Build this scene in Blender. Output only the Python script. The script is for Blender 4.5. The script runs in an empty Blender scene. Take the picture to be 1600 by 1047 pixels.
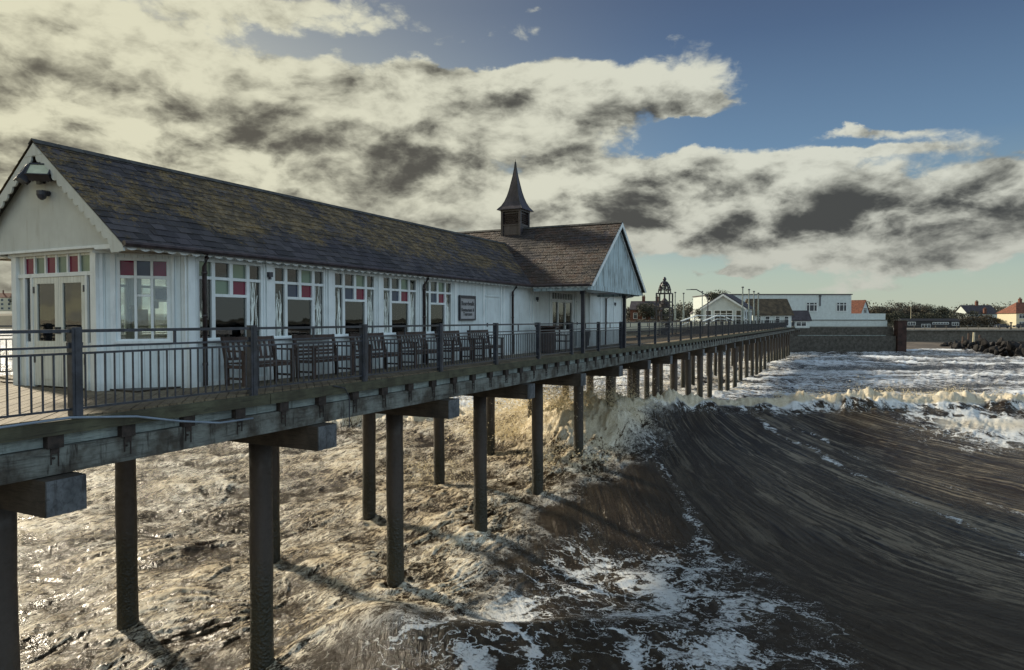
import bpy, math, random
import numpy as np
from mathutils import Vector, Matrix
random.seed(7)
R = math.radians
scene = bpy.context.scene
COL = scene.collection
SEA = -5.92                       # mean water level, deck top is z = 0

# ------------------------------------------------------------------ camera
cam = bpy.data.cameras.new('camera'); cam.lens = 24.0; cam.sensor_width = 36.0
cam.clip_start = 0.05; cam.clip_end = 6000
co = bpy.data.objects.new('camera', cam); COL.objects.link(co)
co.location = (0, 0, 1.26); co.rotation_euler = (R(90 - 1.31), 0, R(26.42))
scene.camera = co

# ------------------------------------------------------------------ node helpers
def new_mat(name):
    m = bpy.data.materials.new(name); m.use_nodes = True
    nt = m.node_tree; nt.nodes.clear()
    return m, nt
class G:
    """tiny node-graph writer"""
    def __init__(s, nt): s.nt = nt
    def n(s, t, **k):
        nd = s.nt.nodes.new(t)
        for a, b in k.items(): setattr(nd, a, b)
        return nd
    def put(s, sock, v):
        if isinstance(v, bpy.types.NodeSocket): s.nt.links.new(v, sock)
        elif v is not None:
            if isinstance(v, (tuple, list)) and len(v) == 3 and sock.type == 'RGBA': v = tuple(v) + (1,)
            sock.default_value = v
    def m(s, op, a, b=None, c=None, clamp=False):
        nd = s.n('ShaderNodeMath', operation=op, use_clamp=clamp)
        for i, v in enumerate((a, b, c)):
            if v is not None: s.put(nd.inputs[i], v)
        return nd.outputs[0]
    def vm(s, op, a, b=None, out=0):
        nd = s.n('ShaderNodeVectorMath', operation=op)
        s.put(nd.inputs[0], a)
        if b is not None:
            if op == 'SCALE': s.put(nd.inputs[3], b)
            else: s.put(nd.inputs[1], b)
        return nd.outputs[out]
    def noise(s, vec, scale, det=4, rough=.5, dist=0, lac=2.0, out=0):
        nd = s.n('ShaderNodeTexNoise')
        s.put(nd.inputs['Vector'], vec); nd.inputs['Scale'].default_value = scale
        nd.inputs['Detail'].default_value = det; nd.inputs['Roughness'].default_value = rough
        nd.inputs['Distortion'].default_value = dist; nd.inputs['Lacunarity'].default_value = lac
        return nd.outputs[out]
    def vor(s, vec, scale, feature='F1', out='Distance'):
        nd = s.n('ShaderNodeTexVoronoi', feature=feature)
        s.put(nd.inputs['Vector'], vec); nd.inputs['Scale'].default_value = scale
        return nd.outputs[out]
    def ss(s, v, a, b, lo=0., hi=1.):
        nd = s.n('ShaderNodeMapRange', interpolation_type='SMOOTHSTEP')
        s.put(nd.inputs[0], v); s.put(nd.inputs[1], a); s.put(nd.inputs[2], b)
        s.put(nd.inputs[3], lo); s.put(nd.inputs[4], hi)
        return nd.outputs[0]
    def mix(s, f, a, b, mode='MIX'):
        nd = s.n('ShaderNodeMix', data_type='RGBA', blend_type=mode)
        s.put(nd.inputs[0], f); s.put(nd.inputs[6], a); s.put(nd.inputs[7], b)
        return nd.outputs[2]
    def scale(s, vec, v):
        nd = s.n('ShaderNodeMapping'); s.put(nd.inputs[0], vec); nd.inputs[3].default_value = v
        return nd.outputs[0]
    def sep(s, v):
        nd = s.n('ShaderNodeSeparateXYZ'); s.put(nd.inputs[0], v); return nd.outputs
    def comb(s, x, y, z):
        nd = s.n('ShaderNodeCombineXYZ')
        for i, v in enumerate((x, y, z)): s.put(nd.inputs[i], v)
        return nd.outputs[0]
    def obj(s): return s.n('ShaderNodeTexCoord').outputs['Object']
    def attr(s, name): 
        nd = s.n('ShaderNodeAttribute', attribute_name=name); return nd.outputs['Fac']
    def bump(s, h, strength=.5, dist=.02, normal=None):
        nd = s.n('ShaderNodeBump'); nd.inputs['Strength'].default_value = strength
        nd.inputs['Distance'].default_value = dist; s.put(nd.inputs['Height'], h)
        if normal is not None: s.put(nd.inputs['Normal'], normal)
        return nd.outputs[0]
    def bsdf(s, col, rough=.6, normal=None, metal=0., spec=.5):
        b = s.n('ShaderNodeBsdfPrincipled')
        s.put(b.inputs['Base Color'], col); s.put(b.inputs['Roughness'], rough)
        s.put(b.inputs['Metallic'], metal); s.put(b.inputs['Specular IOR Level'], spec)
        if normal is not None: s.put(b.inputs['Normal'], normal)
        return b.outputs[0]
    def out(s, sh, vol=None):
        o = s.n('ShaderNodeOutputMaterial')
        if sh is not None: s.nt.links.new(sh, o.inputs['Surface'])

def simple(name, col, rough=.6, var=.25, scale=6., bump=.3, metal=0., stretch=(1, 1, 1), spec=.5, dark=None):
    m, nt = new_mat(name); g = G(nt); o = g.scale(g.obj(), stretch)
    n1 = g.noise(o, scale, 6, .6); n2 = g.noise(o, scale * 5, 4, .6)
    dk = dark or tuple(c * (1 - var * 1.6) for c in col)
    lt = tuple(min(1, c * (1 + var)) for c in col)
    c = g.mix(g.ss(n1, .3, .7), dk, lt)
    c = g.mix(g.m('MULTIPLY', g.ss(n2, .45, .75), var), c, tuple(k * .5 for k in col))
    nrm = g.bump(g.m('ADD', n1, g.m('MULTIPLY', n2, .5)), bump, .01)
    g.out(g.bsdf(c, rough, nrm, metal, spec)); return m

def board_paint(name, d, base=(.74, .82, .83), width=.1, stain=.35, stain_col=(.16, .15, .12), lo=.5, hi=.78):
    """painted vertical match-boarding; d = horizontal direction across the boards"""
    m, nt = new_mat(name); g = G(nt); o = g.obj()
    u = g.vm('DOT_PRODUCT', o, d, out=1) if d is not None else None
    z = g.sep(o)[2]
    streak = g.noise(g.scale(o, (5, 5, .55)), 1.6, 6, .65)
    fine = g.noise(g.scale(o, (30, 30, 3)), 1.2, 4, .6)
    blot = g.noise(o, 2.2, 5, .6)
    k = g.m('MULTIPLY', g.ss(streak, lo, hi), stain, clamp=True)
    c = g.mix(g.ss(blot, .3, .7), tuple(b * .88 for b in base), base)
    c = g.mix(k, c, stain_col)
    foot = g.ss(g.m('ADD', z, g.m('MULTIPLY', g.noise(o, 5, 4, .6), .5)), .52, .18)
    c = g.mix(g.m('MULTIPLY', foot, stain), c, (.22, .21, .16))
    c = g.mix(g.m('MULTIPLY', g.ss(fine, .62, .8), stain * .7), c, (.24, .2, .15))
    h = g.m('MULTIPLY', fine, .15)
    if d is not None:
        fr = g.m('FRACT', g.m('DIVIDE', u, width))
        e = g.m('ABSOLUTE', g.m('SUBTRACT', fr, .5))
        gr = g.ss(e, .44, .49)
        c = g.mix(g.m('MULTIPLY', gr, .6), c, tuple(b * .35 for b in base))
        h = g.m('SUBTRACT', h, gr)
    g.out(g.bsdf(c, .5, g.bump(h, .6, .012))); return m

def slate_mat(name, base, lichen, lich_lo, lich_hi, lich_amt):
    m, nt = new_mat(name); g = G(nt); o = g.obj()
    rnd = g.attr('rnd'); up = g.attr('up')
    c = g.mix(rnd, tuple(b * .5 for b in base), tuple(b * 1.6 for b in base))
    pur = g.mix(g.ss(g.noise(o, .8, 3), .4, .65), c, g.mix(rnd, (.026, .023, .027), (.066, .058, .064)))
    big = g.noise(o, .45, 5, .6); fine = g.m('ADD', g.m('MULTIPLY', g.noise(o, 17, 5, .75), .62), g.m('MULTIPLY', g.noise(o, 3.4, 4, .6), .38)); fine2 = g.noise(o, 26, 4, .7)
    band = g.m('MULTIPLY', g.ss(up, lich_lo, lich_lo + .3), g.ss(up, lich_hi + .1, lich_hi - .15))
    k = g.m('ADD', g.m('MULTIPLY', band, .15), g.m('MULTIPLY', g.m('SUBTRACT', big, .60), .75))
    msk = g.m('MULTIPLY', g.ss(g.m('ADD', fine, k), .52, .60), lich_amt)
    c = g.mix(msk, pur, g.mix(g.ss(fine2, .35, .7), lichen, tuple(x * .35 for x in lichen)))
    wh = g.ss(g.m('ADD', g.noise(o, 14, 5, .7), g.m('MULTIPLY', k, .8)), .59, .66)
    c = g.mix(g.m('MULTIPLY', wh, .45), c, tuple(x * .5 + .12 for x in lichen))
    moss = g.ss(g.m('ADD', g.noise(o, 3.2, 6, .7), g.m('MULTIPLY', k, .6)), .5, .62)
    c = g.mix(g.m('MULTIPLY', moss, .65), c, (.024, .019, .011))
    nrm = g.bump(g.m('ADD', fine, g.m('MULTIPLY', msk, .6)), .7, .015)
    g.out(g.bsdf(c, g.ss(fine, .2, .8, .42, .85), nrm)); return m

def glass_mat(name, tint=(.9, .95, .93), opac=.0, col=(0, 0, 0), refl=1.0):
    m, nt = new_mat(name); g = G(nt)
    tr = g.n('ShaderNodeBsdfTransparent'); g.put(tr.inputs[0], tint)
    gl = g.n('ShaderNodeBsdfGlossy'); gl.inputs['Roughness'].default_value = .015; g.put(gl.inputs[0], (.95, .95, .95))
    wav = g.bump(g.noise(g.obj(), 1.3, 2), .05, .05); g.put(gl.inputs['Normal'], wav)
    df = g.n('ShaderNodeBsdfDiffuse'); g.put(df.inputs[0], col)
    a = g.n('ShaderNodeMixShader'); a.inputs[0].default_value = opac
    nt.links.new(tr.outputs[0], a.inputs[1]); nt.links.new(df.outputs[0], a.inputs[2])
    fr = g.n('ShaderNodeFresnel'); fr.inputs[0].default_value = 1.6
    b = g.n('ShaderNodeMixShader'); nt.links.new(g.m('MULTIPLY', fr.outputs[0], refl * 1.25, clamp=True), b.inputs[0])
    nt.links.new(a.outputs[0], b.inputs[1]); nt.links.new(gl.outputs[0], b.inputs[2])
    g.out(b.outputs[0]); return m

def wood_mat(name, col, col2, axis_scale=(1, 1, 1), rust=0., rough=.8):
    m, nt = new_mat(name); g = G(nt); o = g.obj()
    grain = g.noise(g.scale(o, axis_scale), 3.0, 8, .7, .6)
    bl = g.noise(o, 1.7, 6, .65); sp = g.noise(o, 12, 5, .7)
    c = g.mix(g.ss(bl, .36, .64), col, col2)
    c = g.mix(g.m('MULTIPLY', g.ss(grain, .45, .7), .7), c, tuple(k * .3 for k in col))
    if rust > 0:
        st = g.noise(g.scale(o, (3.5, 3.5, .5)), 2.0, 5, .65)
        c = g.mix(g.m('MULTIPLY', g.ss(st, .55, .68), rust), c, (.02, .014, .01))
    c = g.mix(g.m('MULTIPLY', g.ss(sp, .6, .75), .5), c, (.05, .055, .03))
    g.out(g.bsdf(c, rough, g.bump(g.m('ADD', grain, g.m('MULTIPLY', sp, .5)), .6, .012))); return m

M = {}
M['wall_y'] = board_paint('painted boards along pier', (0, 1, 0))  # cool cast of the shaded long and corner walls put into the paint
M['wall_x'] = board_paint('painted boards across pier', (1, 0, 0), base=(.74, .76, .69))  # warmer copy, the end wall's light put into the colour
M['wall_c'] = board_paint('painted boards on chamfer', (.62, .79, 0))
M['trim'] = board_paint('white gloss trim', None, base=(.80, .85, .85), stain=.3)
M['gable'] = board_paint('aged gable board', None, base=(.55, .58, .55), stain=.45, stain_col=(.25, .22, .16))
M['gable_old'] = board_paint('peeling gable board', (0, 1, 0), base=(.46, .58, .62), width=.6, stain=.9, stain_col=(.06, .07, .07), lo=.47, hi=.64)
M['slate'] = slate_mat('slate with lichen', (.048, .043, .044), (.27, .18, .06), .10, 1.2, .85)
M['slate2'] = slate_mat('slate with rusty moss', (.020, .017, .017), (.08, .037, .015), -.6, 1.3, .85)
M['lead'] = simple('ridge tile', (.06, .06, .055), .7, .35, 5)
M['copper'] = simple('dark spire cladding', (.06, .05, .055), .45, .35, 4, stretch=(1, 1, .3))
M['dark_metal'] = simple('painted black metal', (.035, .037, .05), .4, .3, 8, .2)
M['rail'] = simple('galvanised rail paint', (.042, .047, .06), .38, .3, 8, .2)
M['pipe'] = simple('brown downpipe', (.05, .035, .035), .35, .3, 8, .2)
M['glass'] = glass_mat('window glass')
M['glass_r'] = glass_mat('maroon glass', (.25, .02, .06), .75, (.22, .012, .05), .5)
M['glass_b'] = glass_mat('slate blue glass', (.12, .15, .22), .75, (.06, .08, .13), .5)
M['glass_g'] = glass_mat('pale green glass', (.5, .65, .5), .5, (.25, .33, .26), .6)
M['etch'] = simple('etched white', (.85, .9, .85), .6, .05, 4, 0)
M['interior'] = simple('interior plaster', (.30, .26, .20), .8, .3, 2)
M['int_dark'] = simple('interior dark wood', (.03, .02, .014), .5, .4, 4)
M['int_light'] = simple('interior cream', (.5, .48, .4), .6, .1, 4)
M['deck'] = wood_mat('deck boards', (.12, .09, .055), (.2, .16, .10), (9, 9, 1))
M['fascia'] = wood_mat('mossy edge board', (.055, .05, .03), (.10, .10, .06), (8, .7, 8), .35)
M['beam'] = wood_mat('weathered beam', (.06, .052, .04), (.20, .215, .195), (9, .6, 7), 1.0)
M['strip'] = wood_mat('pale recessed board', (.20, .23, .22), (.34, .40, .38), (8, .7, 8), .5)
M['hanger'] = simple('rusted bracket', (.035, .025, .02), .8, .4, 9)
M['xbeam'] = wood_mat('dark crossbeam', (.035, .028, .02), (.07, .055, .04), (.8, 8, 8), .4)
M['xend'] = wood_mat('weathered beam end', (.07, .075, .08), (.16, .17, .18), (5, 5, 5), .8)
M['teak'] = wood_mat('weathered teak', (.05, .032, .025), (.09, .06, .05), (4, 4, 4))
M['sandcol'] = simple('wet beach sand', (.11, .09, .07), .7, .3, .15)
M['concrete'] = wood_mat('stained concrete', (.09, .08, .065), (.15, .14, .12), (.6, .6, .6), .5)
M['dark_concrete'] = wood_mat('dark wet concrete', (.055, .05, .042), (.10, .093, .08), (.5, .5, .5), .5)
M['white_far'] = board_paint('white rendered wall', None, base=(.55, .62, .62), stain=.3)
M['cream_far'] = board_paint('cream rendered wall', None, base=(.6, .55, .4), stain=.2)
M['roof_red'] = simple('red clay tiles', (.16, .055, .03), .8, .35, 2)
M['roof_dark'] = simple('dark roof tiles', (.05, .042, .05), .7, .35, 2)
M['roof_brown'] = simple('brown mossy roof', (.085, .062, .035), .8, .4, 1.5)
M['roof_blue'] = simple('blue grey roof', (.08, .1, .14), .6, .2, 2)
M['brick'] = simple('dark brick', (.14, .06, .04), .85, .3, 3)
M['pillar'] = simple('dark red brown pillar', (.045, .022, .018), .85, .4, 1.)
M['black'] = simple('black weatherboard', (.015, .016, .018), .6, .4, 3)
M['pane_dark'] = simple('dark window pane', (.02, .025, .03), .1, .4, 1.5, 0)
M['bark'] = simple('bark', (.05, .04, .03), .9, .3, 6)
M['land'] = simple('grass and earth', (.055, .055, .03), .9, .4, .08)
M['prom'] = simple('promenade paving', (.2, .19, .165), .8, .2, .4)
M['rock'] = simple('wet rock', (.016, .015, .016), .75, .5, 1.2, 1., spec=.2)
M['hose'] = simple('grey blue hose', (.22, .27, .33), .35, .1, 5)
M['lens'] = simple('floodlight glass', (.5, .52, .38), .15, .1, 5, 0)
M['sign'] = simple('grey sign board', (.36, .36, .37), .5, .1, 6)
M['ink'] = simple('black lettering', (.02, .02, .025), .5, .1, 6, 0)
M['carpaint'] = simple('dark car paint', (.03, .035, .05), .25, .2, 2, 0)

def foliage(name, c1, c2):
    m, nt = new_mat(name); g = G(nt)
    rnd = g.attr('rnd')
    c = g.mix(rnd, c1, c2)
    g.out(g.bsdf(c, .7)); return m
M['leaf_a'] = foliage('dark hedge leaves', (.012, .015, .007), (.05, .05, .022))
M['leaf_b'] = foliage('autumn leaves', (.02, .017, .009), (.07, .055, .03))

def pile_mat():
    m, nt = new_mat('wet pile'); g = G(nt); o = g.obj()
    z = g.sep(o)[2]
    n1 = g.noise(o, 7, 6, .7); n2 = g.noise(g.scale(o, (3, 3, .4)), 2, 5, .6); n3 = g.vor(o, 16)
    wetline = g.ss(g.m('ADD', z, g.m('MULTIPLY', n1, 1.2)), -4.1, -2.6)
    c = g.mix(wetline, g.mix(n1, (.012, .012, .008), (.04, .037, .022)), g.mix(n2, (.035, .028, .024), (.075, .06, .05)))
    h = g.m('ADD', g.m('MULTIPLY', n3, g.m('SUBTRACT', 1.0, wetline)), g.m('MULTIPLY', n1, .4))
    g.out(g.bsdf(c, g.ss(n1, .3, .7, .35, .8), g.bump(h, .9, .03))); return m
M['pile'] = pile_mat()

# ------------------------------------------------------------------ mesh helpers
class MB:
    def __init__(s): s.v = []; s.f = []; s.mi = []; s.cur = 0; s.att = {}
    def add(s, vs, fs):
        b = len(s.v); s.v.extend(tuple(p) for p in vs)
        s.f.extend(tuple(b + i for i in f) for f in fs); s.mi.extend([s.cur] * len(fs)); return b
    def frame(s, O, u, n, w, u0, u1, d0, d1, z0, z1):
        """box in a frame: u along, n outward, w up"""
        O, u, n, w = Vector(O), Vector(u), Vector(n), Vector(w)
        vs = [O + u * a + n * b + w * c for c in (z0, z1) for b in (d0, d1) for a in (u0, u1)]
        s.add(vs, [(0, 1, 3, 2), (4, 6, 7, 5), (0, 4, 5, 1), (2, 3, 7, 6), (0, 2, 6, 4), (1, 5, 7, 3)])
    def box(s, x0, x1, y0, y1, z0, z1):
        s.frame((0, 0, 0), (1, 0, 0), (0, 1, 0), (0, 0, 1), x0, x1, y0, y1, z0, z1)
    def bar(s, p, q, w, h=None, up=(0, 0, 1)):
        p, q = Vector(p), Vector(q); h = h or w; d = q - p; L = d.length; d.normalize()
        up = Vector(up)
        if abs(d.dot(up)) > .98: up = Vector((1, 0, 0))
        a = d.cross(up).normalized(); b = a.cross(d)
        s.frame(p, d, a, b, 0, L, -w / 2, w / 2, -h / 2, h / 2)
    def tube(s, path, r, n=8, cap=True):
        path = [Vector(p) for p in path]; rr = r if isinstance(r, (list, tuple)) else [r] * len(path)
        rings = []
        for i, p in enumerate(path):
            d = (path[min(i + 1, len(path) - 1)] - path[max(i - 1, 0)]).normalized()
            up = Vector((0, 0, 1)) if abs(d.z) < .95 else Vector((1, 0, 0))
            a = d.cross(up).normalized(); b = d.cross(a)
            rings.append([p + (a * math.cos(t) + b * math.sin(t)) * rr[i] for t in [2 * math.pi * k / n for k in range(n)]])
        b0 = len(s.v); vs = [v for r_ in rings for v in r_]; fs = []
        for i in range(len(path) - 1):
            for k in range(n):
                fs.append((i * n + k, i * n + (k + 1) % n, (i + 1) * n + (k + 1) % n, (i + 1) * n + k))
        if cap: fs.append(tuple(range(n))[::-1]); fs.append(tuple((len(path) - 1) * n + k for k in range(n)))
        s.add(vs, fs)
    def prism(s, pts, d):
        """polygon extruded by vector d"""
        pts = [Vector(p) for p in pts]; d = Vector(d); n = len(pts)
        s.add(pts + [p + d for p in pts], [tuple(range(n))[::-1], tuple(range(n, 2 * n))] + [(i, (i + 1) % n, n + (i + 1) % n, n + i) for i in range(n)])
    def strip(s, top, bot, d):
        """thin board between two polylines, thickness vector d"""
        for i in range(len(top) - 1): s.prism([top[i], top[i + 1], bot[i + 1], bot[i]], d)
    def poly(s, pts): s.add(pts, [tuple(range(len(pts)))])
    def build(s, name, mat, parent=None, root=None, smooth=False, recalc=False):
        me = bpy.data.meshes.new(name)
        off = Vector(root.location) if root else Vector((0, 0, 0))
        me.from_pydata([tuple(Vector(v) - off) for v in s.v], [], s.f)
        mats = mat if isinstance(mat, (list, tuple)) else [mat]
        for m in mats: me.materials.append(m)
        if len(mats) > 1: me.polygons.foreach_set('material_index', s.mi)
        for k, (dom, vals) in s.att.items():
            a = me.attributes.new(k, 'FLOAT', dom); a.data.foreach_set('value', vals)
        if smooth: me.polygons.foreach_set('use_smooth', [True] * len(me.polygons))
        me.update()
        import bmesh
        if not s.att:
            bm = bmesh.new(); bm.from_mesh(me); bmesh.ops.recalc_face_normals(bm, faces=bm.faces); bm.to_mesh(me); bm.free()
        o = bpy.data.objects.new(name, me); COL.objects.link(o)
        if parent: o.parent = parent
        return o
def tag(o, label, cat, group=None, kind=None):
    o['label'] = label; o['category'] = cat
    if group: o['group'] = group
    if kind: o['kind'] = kind
    return o
def thing(name, label, cat, loc, group=None):
    o = bpy.data.objects.new(name, None); COL.objects.link(o); o.location = loc; o.empty_display_size = .2
    return tag(o, label, cat, group)
def struct(o): o['kind'] = 'structure'; return o
def copy_tree(o, parent=None):
    c = o.copy(); COL.objects.link(c); c.parent = parent
    for ch in o.children: copy_tree(ch, c)
    return c
def dup(src, loc, rz, label, group=None):
    c = copy_tree(src); c.location = loc; c.rotation_euler = (0, 0, rz); c['label'] = label
    if group: c['group'] = group
    return c
CY, SY = math.cos(R(26.42)), math.sin(R(26.42))
def W(xi, z): return Vector((xi * CY - z * SY, xi * SY + z * CY, 0))     # coastal frame: xi along the shore, z inland
CU, CV = Vector((CY, SY, 0)), Vector((-SY, CY, 0))
UP = Vector((0, 0, 1))

# ------------------------------------------------------------------ world
world = bpy.data.worlds.new("World"); scene.world = world; world.use_nodes = True
nt = world.node_tree; nt.nodes.clear(); g = G(nt)
SUN_AZ, SUN_EL = -76.0, 26.0            # degrees from +Y, clockwise positive
dirv = g.n('ShaderNodeTexCoord').outputs['Generated']
x, y, z = g.sep(dirv)
az = g.m('MULTIPLY', g.m('ARCTAN2', x, y), 57.29578)
el = g.m('MULTIPLY', g.m('ARCSINE', z), 57.29578)
# warp so cloud outlines billow
w1 = g.noise(g.scale(dirv, (1, 1, 1.6)), 7.0, 7, .6, out=1)
wx, wy, wz = g.sep(w1)
azw = g.m('ADD', az, g.m('MULTIPLY', g.m('SUBTRACT', wx, .5), 7.0))
elw = g.m('ADD', el, g.m('MULTIPLY', g.m('SUBTRACT', wy, .5), 5.0))
def blobs(lst, A, E):
    tot = None
    for (a, e, ra, re, w) in lst:
        dx = g.m('MULTIPLY', g.m('SUBTRACT', A, a), 1 / ra); dy = g.m('MULTIPLY', g.m('SUBTRACT', E, e), 1 / re)
        r2 = g.m('ADD', g.m('MULTIPLY', dx, dx), g.m('MULTIPLY', dy, dy))
        v = g.m('MULTIPLY', g.m('EXPONENT', g.m('MULTIPLY', r2, -1.0)), w)
        tot = v if tot is None else g.m('ADD', tot, v)
    return tot
COV = [(-62, 13.7, 18, 9, 1.0), (-23.8, 18.6, 15.0, 2.6, 1.0), (-36, 10.6, 21, 5.4, .8), (-12.5, 11.0, 11, 2.6, .9),
       (-1.4, 7.4, 10.5, 2.3, 1.0), (7.9, 6.8, 5.5, 2.0, .8), (11.0, 8.7, 2.6, 1.7, 1.1), (0.3, 13.7, 4.0, .5, .52),
       (-1.0, 12.1, 5.0, .5, .55), (-7.6, 4.1, 1.5, .6, .85), (-10.4, 3.8, 1.2, .35, .5), (3.5, 4.6, 9, .8, .6),
       (-60, 4.6, 15, 5.5, .9), (-32, 21.0, 8, 1.1, -.55), (-46, 22.5, 9, 1.6, .38), (-27, 22.6, 6, .9, .30), (-46, 20.7, 3, 1.2, -.4), (-9.8, 14.4, 4.6, .8, -.9), (6, 17, 14, 3.0, -.9), (-23.8, 24.1, 1.6, .5, .4),
       (-44, 24.0, 9, 1.0, .3), (-12.3, 16.0, 3, .9, .75), (-15, 7.4, 13, 1.6, .85), (-3.6, 2.7, 9, .6, .25), (-95, 14, 30, 14, .75),
       (-160, 22, 50, 16, .7), (150, 10, 60, 7, .5), (60, 6, 30, 3.5, .6)]
DARK = [(-55, 15.2, 3.4, 1.3, .9), (-46.9, 13.6, 5.2, 1.5, 1.0), (-44.2, 12.6, 2.9, .9, .5), (-33.6, 12.2, 4.3, 1.4, 1.2),
        (-36.9, 19.0, 3.2, .9, .35), (-27.2, 17.8, 2.6, .8, .6), (-16.4, 16.9, 5.6, 1.3, .75), (-9.3, 10.9, 7.3, 1.1, .8),
        (-8, 8.0, 11, 1.5, 1.15), (3.7, 5.9, 8, 1.4, .95), (10.3, 6.5, 3.1, 1.4, .85), (-20.5, 8.6, 8.4, 1.3, .65), (-22.2, 13.3, 3.2, .8, .5),
        (-36.5, 15.1, 5.7, .5, .5), (-1.0, 9.8, 3.9, .6, .5)]
cov = blobs(COV, azw, elw)
nv = g.scale(dirv, (1, 1, 1.9))
def puff(v):
    nb = g.noise(v, 4.6, 9, .56, .2)
    vw = g.vm('ADD', v, g.vm('SCALE', g.vm('SUBTRACT', g.noise(v, 9.0, 4, .55, out=1), (.5, .5, .5)), .10))
    vo = g.n('ShaderNodeTexVoronoi', feature='F1', normalize=True); g.put(vo.inputs['Vector'], vw)
    vo.inputs['Scale'].default_value = 9.0; vo.inputs['Detail'].default_value = 4.0; vo.inputs['Roughness'].default_value = .55; vo.inputs['Lacunarity'].default_value = 2.2
    return g.m('ADD', nb, g.m('MULTIPLY', g.m('SUBTRACT', .42, vo.outputs['Distance']), .75))
n_big = puff(nv)
n_off = puff(g.vm('ADD', nv, (-.022, -.008, .036)))
dens = g.m('ADD', cov, g.m('MULTIPLY', g.m('SUBTRACT', n_big, .5), 1.7))
alpha = g.ss(dens, .36, .62)
relief = g.m('MULTIPLY', g.m('SUBTRACT', n_big, n_off), 4.2)
azd = g.m('ADD', az, g.m('MULTIPLY', g.m('SUBTRACT', wx, .5), 7.0))
eld = g.m('ADD', el, g.m('MULTIPLY', g.m('SUBTRACT', wy, .5), 3.6))
drk = blobs(DARK, azd, eld)
drk = g.m('ADD', g.m('MULTIPLY', drk, .56), g.m('MULTIPLY', g.ss(g.m('ADD', drk, g.m('MULTIPLY', g.m('SUBTRACT', n_off, .5), 1.5)), .2, .95), .46))
thick = g.ss(dens, .5, 1.5)
lit = g.m('ADD', g.m('ADD', .84, relief), g.m('MULTIPLY', drk, -.62))
lit = g.m('SUBTRACT', lit, g.m('MULTIPLY', g.m('MULTIPLY', thick, .42), g.ss(n_off, .40, .66)))
lit = g.m('ADD', lit, g.m('MULTIPLY', g.m('SUBTRACT', g.noise(nv, 15.0, 6, .62), .5), .12))
lit = g.m('MAXIMUM', g.m('MINIMUM', lit, 1.25), -.45)
side = g.ss(az, -75.0, 10.0)
cl_hi = g.mix(side, (.52, .50, .365), (.46, .47, .41))
cl_hi = g.mix(g.ss(el, 11.0, 5.0, 0.0, .45), cl_hi, (.30, .30, .27))
cl_lo = g.mix(side, (.085, .078, .062), (.045, .048, .048))
cloud = g.mix(g.ss(lit, -.5, 1.12), cl_lo, cl_hi)
# clear air: Nishita sky with a hand-set haze near the horizon
sky = g.n('ShaderNodeTexSky', sky_type='NISHITA'); sky.sun_disc = False
sky.sun_elevation = R(SUN_EL); sky.sun_rotation = R(SUN_AZ); sky.altitude = 0; sky.air_density = 1.3; sky.dust_density = 1.5; sky.ozone_density = 2.0
def ramp(v, stops):
    nd = g.n('ShaderNodeValToRGB'); g.put(nd.inputs[0], v); cr = nd.color_ramp
    while len(cr.elements) < len(stops): cr.elements.new(.5)
    for e, (p, c) in zip(cr.elements, stops): e.position = p; e.color = tuple(c) + (1,)
    return nd.outputs[0]
elf = g.m('DIVIDE', el, 60.0, clamp=True)
right = ramp(elf, [(0, (.37, .40, .32)), (.06, (.29, .36, .32)), (.12, (.17, .25, .29)), (.22, (.085, .155, .25)), (.36, (.042, .075, .145)), (.46, (.030, .044, .09)), (1, (.028, .04, .09))])
left = ramp(elf, [(0, (.60, .58, .38)), (.1, (.62, .60, .40)), (.28, (.34, .34, .27)), (.40, (.17, .18, .175)), (1, (.09, .11, .14))])
air = g.mix(g.ss(az, -62.0, -8.0), left, right)
# unseen sky behind the viewer, brightened to fill the shaded seaward walls
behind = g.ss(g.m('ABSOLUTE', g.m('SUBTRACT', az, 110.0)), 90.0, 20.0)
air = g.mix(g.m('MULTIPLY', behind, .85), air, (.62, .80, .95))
air = g.mix(.12, air, g.mix(1.0, sky.outputs[0], (.1, .1, .1), 'MULTIPLY'))
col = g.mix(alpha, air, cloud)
low = g.ss(el, -1.0, -6.0)
col = g.mix(low, col, (.10, .09, .07))
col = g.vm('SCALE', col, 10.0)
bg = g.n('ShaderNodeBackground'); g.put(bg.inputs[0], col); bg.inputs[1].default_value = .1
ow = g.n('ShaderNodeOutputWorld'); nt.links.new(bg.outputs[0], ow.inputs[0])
world.cycles.sampling_method = 'MANUAL'; world.cycles.sample_map_resolution = 512

sl = bpy.data.lights.new('sun', 'SUN'); sl.energy = 4.8; sl.angle = R(5.0); sl.color = (1.0, .88, .68)
so = bpy.data.objects.new('sun', sl); COL.objects.link(so)
sd = Vector((math.sin(R(SUN_AZ)) * math.cos(R(SUN_EL)), math.cos(R(SUN_AZ)) * math.cos(R(SUN_EL)), math.sin(R(SUN_EL))))
so.rotation_euler = sd.to_track_quat('Z', 'Y').to_euler(); so.location = sd * 50

scene.view_settings.view_transform = 'Standard'; scene.view_settings.look = 'None'
scene.view_settings.exposure = 0.5; scene.view_settings.gamma = 1.0
scene.cycles.max_bounces = 6; scene.cycles.transparent_max_bounces = 12
scene.cycles.use_denoising = True
scene.cycles.caustics_reflective = False; scene.cycles.caustics_refractive = False

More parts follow.
